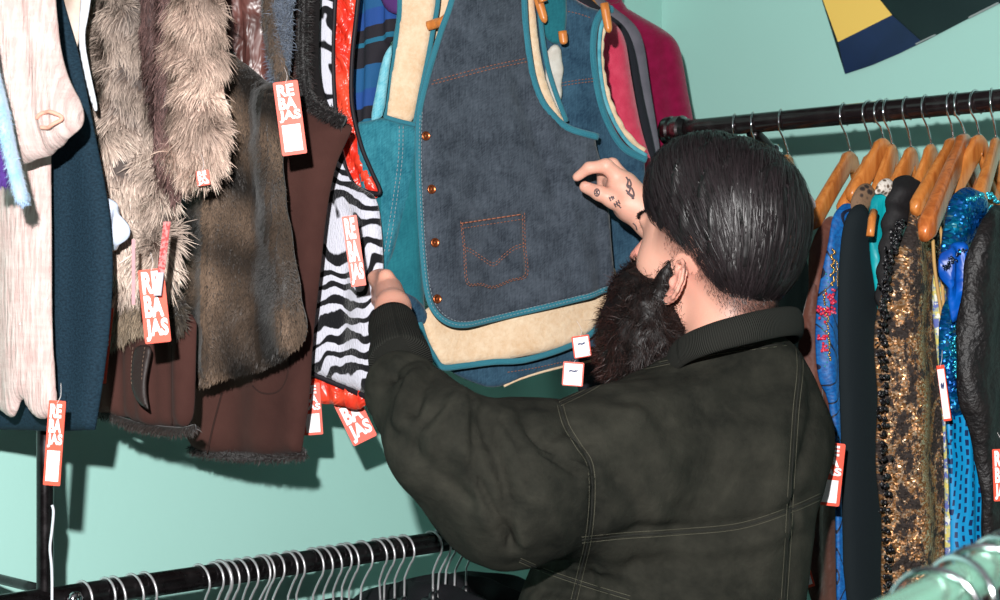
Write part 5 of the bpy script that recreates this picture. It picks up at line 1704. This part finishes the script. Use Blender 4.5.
# ---- beard
def beard_vol(p):
    q = (p - HO) @ RH.T
    d = ell_(q, (.052, .0, -.095), (.070, .070, .052))
    d = smin(d, ell_(p, P(641, 318, 1.93), (.044, .058, .066)), .03)
    d = smin(d, ell_(p, P(638, 350, 1.93), (.048, .055, .050)), .02)
    d = smin(d, ell_(q, (.088, 0, -.030), (.030, .038, .024)), .02)
    for s in (-1, 1):
        d = smin(d, cap_(q, (.017, s * .066, .008), (.036, s * .060, -.060), .0035, .020), .02)
    return d
def beard_sdf(p):
    d = beard_vol(p)
    return d + .0016 * lowfreq(p, 260, 7) + .0012 * lowfreq(p, 520, 8)
bv_, bf_ = nets(beard_sdf, HO + np.array([-.20, -.13, -.20]), HO + np.array([.09, .20, .04]), .004)
bgm = Geo().add(bv_, bf_.tolist(), None, lin((17, 12, 12)))
redder = lambda p: 1 + .0 * p[:, 0]
bs = fur(bgm, 26000, .013, .00060, lin((14, 10, 10)), lin((44, 29, 26)), down=.75, out=.55, jit=.45, curl=.5, clump=(160, .5), var=.5, seed=77)
# reddish hair ends at the front of the beard
xx = bs.V(); px_, _ = proj(xx)
redf = np.clip((628 - px_) / 30, 0, 1)[:, None] * .6
bs.c = [np.clip(bs.c[0] * (1 + redf * np.array([2.2, .9, .7])), 0, 1)]
bgm.merge(bs)
side_h = fur(hgeo, 14000, .007, .0006, lin((22, 15, 15)), lin((60, 40, 34)), down=.8, out=.35, jit=.35, curl=.3, seed=78,
             keep=lambda p, u: (lambda q: (q[:, 0] > .006) & (q[:, 0] < .05) & (q[:, 2] < .008 - (q[:, 0] - .02) * .4) & (q[:, 2] > -.10) & (u < 1 - np.clip((q[:, 2] - .0) / .04, 0, 1)) & (q[:, 0] < .034 + np.clip(-q[:, 2], 0, .1) * .8))((p - HO) @ RH.T))
bgm.merge(side_h)
link('beard', bgm, M('beard_hair', (255, 255, 255), .5, .3, attr=True), man)
# small ear ring
er = HW(.002, .083, -.036)
link('earring', sweep([er + (Fh * math.cos(a) + Uh * math.sin(a)) * .0045 for a in np.linspace(0, 6.28, 20)], .0009, n=6), darkchrome, man)

# ---- the jacket
TF = nrm(np.array([-.5, .86, 0])); TL = np.array([-TF[1], TF[0], 0])     # trunk faces away, turned left
ELB = P(424, 462, 1.665)
def jacket_sdf(p):
    d = cap_(p, P(690, 492, 1.87), P(658, 640, 1.88), .150, .163, sc=(1, 1.25, 1))
    d = smin(d, cap_(p, P(658, 640, 1.88), P(664, 860, 1.88), .163, .145, sc=(1, 1.25, 1)), .03)
    d = smin(d, cap_(p, P(622, 466, 1.80), P(745, 430, 1.90), .076, .086), .05)
    d = smin(d, cap_(p, P(745, 424, 1.90), P(758, 455, 1.92), .084, .080), .04)
    d = smin(d, cap_(p, P(752, 378, 1.87), P(708, 392, 1.86), .058, .050), .04)     # collar base
    # left arm
    d = smin(d, cap_(p, P(602, 474, 1.78), P(510, 484, 1.70), .090, .082), .045)
    d = smin(d, cap_(p, P(512, 486, 1.70), P(446, 444, 1.68), .081, .058), .03)
    d = smin(d, cap_(p, P(440, 440, 1.68), P(405, 393, 1.74), .058, .045), .025)
    # right arm reaching up in front of the head
    d = smin(d, cap_(p, P(765, 432, 1.95), P(738, 345, 2.25), .070, .054), .04)
    d = smin(d, cap_(p, P(738, 342, 2.25), P(700, 292, 2.17), .052, .040), .02)
    return d
EPX = [  # pixel lines pressed into or raised from the cloth: points, depth (m), width (px)
    ([(561, 402), (572, 425), (590, 452), (598, 490), (596, 540), (588, 600)], -.006, 6),
    ([(545, 440), (568, 430), (590, 440)], -.008, 7), ([(530, 455), (560, 462), (590, 480)], .006, 9),
    ([(482, 415), (490, 440), (500, 470), (508, 510), (512, 550)], -.010, 7), ([(468, 405), (462, 430), (470, 470), (488, 520)], .008, 12),
    ([(520, 410), (530, 430), (548, 450), (575, 475)], -.007, 7), ([(505, 430), (520, 460), (545, 500), (560, 540)], .006, 12),
    ([(442, 352), (430, 360), (415, 372), (404, 392), (396, 420)], .009, 9), ([(432, 372), (420, 386), (412, 410)], -.010, 7), ([(384, 350), (388, 380), (382, 410)], -.005, 9),
    ([(372, 380), (395, 372), (420, 366)], -.005, 6), ([(400, 440), (430, 470), (470, 500)], -.006, 10), ([(420, 430), (455, 450), (490, 455)], .006, 10),
    ([(600, 545), (650, 530), (700, 528), (760, 520), (815, 495)], -.006, 7), ([(600, 560), (660, 548), (730, 548), (800, 525)], .005, 10),
    ([(640, 410), (670, 395), (710, 392)], .005, 12), ([(650, 440), (690, 425), (740, 400), (780, 375)], -.005, 14), ([(610, 398), (640, 405), (665, 420)], -.005, 9),
    ([(800, 345), (812, 380), (812, 430), (800, 480), (796, 540), (795, 600)], -.007, 6), ([(770, 430), (780, 480), (770, 560)], .006, 16),
    ([(700, 470), (740, 480), (790, 470)], -.004, 14), ([(620, 480), (640, 510), (636, 560)], -.005, 10),
    ([(478, 480), (492, 510), (510, 552)], -.010, 3.5), ([(490, 470), (505, 505), (524, 545)], .005, 6), ([(432, 348), (446, 366), (462, 388)], .006, 7), ([(405, 375), (395, 400), (392, 430)], -.006, 4), ([(470, 398), (474, 440), (470, 480)], -.006, 4),
    ([(540, 455), (565, 465), (592, 482)], -.007, 3.5), ([(530, 432), (556, 452), (586, 462)], -.005, 3.5), ([(455, 400), (440, 420), (430, 450)], .005, 6), ([(440, 405), (422, 425), (412, 450)], -.005, 4), ([(500, 420), (520, 450), (530, 490)], -.005, 4),
    ([(390, 372), (400, 362), (418, 358), (434, 366)], -.006, 3.5), ([(700, 400), (720, 430), (716, 470)], -.003, 7), ([(650, 470), (665, 500), (690, 515)], -.003, 8), ([(515, 572), (530, 585), (560, 590), (600, 596)], -.010, 7), ([(560, 560), (600, 566), (640, 580)], .006, 9)]
def segd(px, py, pts):
    b = np.full(len(px), 1e9)
    for (x0, y0), (x1, y1) in zip(pts[:-1], pts[1:]):
        dx, dy = x1 - x0, y1 - y0
        t = np.clip(((px - x0) * dx + (py - y0) * dy) / (dx * dx + dy * dy), 0, 1)
        b = np.minimum(b, np.hypot(px - x0 - t * dx, py - y0 - t * dy))
    return b
jv, jf = nets(jacket_sdf, np.array([-.19, 1.50, .86]), np.array([.48, 2.33, 1.60]), .0045)
for it in range(1):
    jn = vnormals(jv, jf)
    px_, py_ = proj(jv)
    view = nrm(jv - np.array([0, 0, EYE]))
    facing = np.clip(-np.sum(jn * view, 1) * 1.6, 0, 1)
    dsp = np.zeros(len(jv))
    for pts, amp, w in EPX:
        dsp += amp * np.exp(-(segd(px_, py_, spline(np.array(pts, float), 4).tolist()) / w) ** 2)
    jv = jv + jn * (dsp * facing)[:, None] + jn * (.0026 * lowfreq(jv, 24, 3) + .0018 * lowfreq(jv, 62, 4) + .0009 * lowfreq(jv, 150, 5))[:, None]
# drop the part of the volume the neck and hands come out of
ok = np.ones(len(jf), bool)
def jsuede():
    t = NT('jacket_suede')
    n = t.noise(7, 6, .65, dist=.6); m = t.noise(26, 4, rough=.7); q = t.noise(700, 2)
    f = t.math('ADD', t.math('MULTIPLY', n, .65), t.math('MULTIPLY', m, .35))
    t.set('Base Color', t.mix(t.ramp(f, [(.38, 0.), (.66, 1.)]), lin((24, 25, 22)), lin((50, 49, 43))))
    t.set('Roughness', .95).set('Specular IOR Level', .08).set('Sheen Weight', 0.).set('Sheen Roughness', .5)
    t.bump(t.math('ADD', t.math('MULTIPLY', f, 2.2), t.math('MULTIPLY', q, .2)), .5, .004)
    return t.m
js = jsuede()
jo = link('jacket', Geo().add(jv, jf.tolist()), js, man)
bvh_j = BVHTree.FromPolygons([Vector(x) for x in jv.tolist()], [tuple(x) for x in jf.tolist()])
seam = M('jacket_seam', (30, 30, 26), .9); sth = M('jacket_stitch', (74, 72, 60), .8)
def seamline(pts, offs=3.0):
    s = laid(bvh_j, pts, .0009, flat=.6, off=.0002, k=8)
    if s: link('seam', s, seam, jo)
    p = np.array(pts, float); t = nrm(np.gradient(p, axis=0)); nn = np.stack([-t[:, 1], t[:, 0]], 1)
    for o_ in (offs, -offs):
        s = laid(bvh_j, (p + nn * o_).tolist(), .00045, flat=.7, off=.0002, k=8, n=4)
        if s: link('stitching', s, sth, jo)
seamline([(560, 404), (566, 425), (578, 445), (590, 465), (592, 500), (588, 540), (580, 575), (574, 600)])
seamline([(582, 540), (620, 536), (680, 532), (740, 526), (790, 510), (822, 496)])
seamline([(798, 342), (800, 370), (796, 410), (792, 470), (788, 540), (784, 600)])
seamline([(620, 372), (660, 364), (720, 352), (800, 342)], 2.)
seamline([(560, 404), (585, 392), (606, 380), (625, 372)], 2.)
seamline([(520, 560), (548, 572), (590, 586), (630, 598)], 2.)

rib = NT('jacket_rib')
_uv = rib.co.outputs['UV']; _s = rib.n('SeparateXYZ', {0: _uv})
_w = rib.math('SINE', rib.math('MULTIPLY', _s.outputs[0], 2600.))
rib.set('Base Color', rib.mix(rib.math('ADD', rib.math('MULTIPLY', _w, .3), .5), lin((28, 28, 26)), lin((46, 46, 42)))).set('Roughness', .9).set('Specular IOR Level', .15)
rib.bump(_w, .6, .002)
# collar standing round the neck
cl = spline(np.array([P(684, 350, 1.80), P(712, 338, 1.765), P(750, 328, 1.765), P(780, 322, 1.80), P(797, 322, 1.86), P(794, 330, 1.93), P(765, 345, 1.98), P(718, 362, 1.97), P(684, 372, 1.91), P(672, 364, 1.85)]), 8, closed=True)
link('collar', sweep(cl, .017, .007, n=20, closed=True, N=Z3 + np.array([0, .25, 0])), rib.m, jo)
# cuffs
rib2 = NT('cuff_rib')
_s = rib2.n('SeparateXYZ', {0: rib2.co.outputs['UV']})
_w = rib2.math('SINE', rib2.math('MULTIPLY', _s.outputs[1], 440.))
rib2.set('Base Color', rib2.mix(rib2.math('ADD', rib2.math('MULTIPLY', _w, .3), .5), lin((26, 26, 24)), lin((42, 42, 38)))).set('Roughness', .9).set('Specular IOR Level', .15)
rib2.bump(_w, .6, .002)
ca_, cb_ = P(401, 364, 1.785), P(392, 322, 1.86)
tt = np.linspace(0, 1, 14)
link('cuff', sweep([ca_ + (cb_ - ca_) * t for t in tt], (.036 - .009 * tt) + .0012 * np.sin(tt * 9), n=48), rib2.m, jo)
ca_, cb_ = P(700, 290, 2.175), P(676, 262, 2.125)
link('cuff', sweep([ca_ + (cb_ - ca_) * t for t in tt], .040 - .006 * tt, n=32), rib2.m, jo)
# trousers and shoes, out of the frame
def trs(p):
    d = cap_(p, HIP, HIP + Z3 * .04, .14, .13, sc=(1, 1.2, 1))
    for s in (-1, 1):
        hp = HIP + Lh * s * .085; kn = np.array([hp[0], hp[1], .5]) + F0 * .02; an = np.array([hp[0], hp[1], .12]) + Lh * s * .04
        d = smin(d, cap_(p, hp, kn, .10, .075), .03); d = smin(d, cap_(p, kn, an, .075, .058), .02)
    return d
v_, f_ = nets(trs, np.array([-.02, 1.6, .04]), np.array([.52, 2.16, 1.12]), .014)
link('trousers', Geo().add(v_, f_.tolist()), M('black_denim', (24, 24, 28), .85, bs=300), man)
for s in (-1, 1):
    an = np.array([HIP[0], HIP[1], 0]) + Lh * s * .125
    def sh(p): 
        d = smin(cap_(p, an + Z3 * .045 - F0 * .02, an + Z3 * .04 + F0 * .16, .042, .036), cap_(p, an + Z3 * .05, an + Z3 * .12, .045, .045), .02)
        return np.maximum(d, .002 - p[:, 2])
    v_, f_ = nets(sh, an + np.array([-.2, -.2, -.01]), an + np.array([.2, .25, .2]), .009)
    link('shoe', Geo().add(v_, f_.tolist()), M('black_leather', (20, 18, 18), .4), man)
for o in list(bpy.data.objects):
    if 'wp' in o: del o['wp']
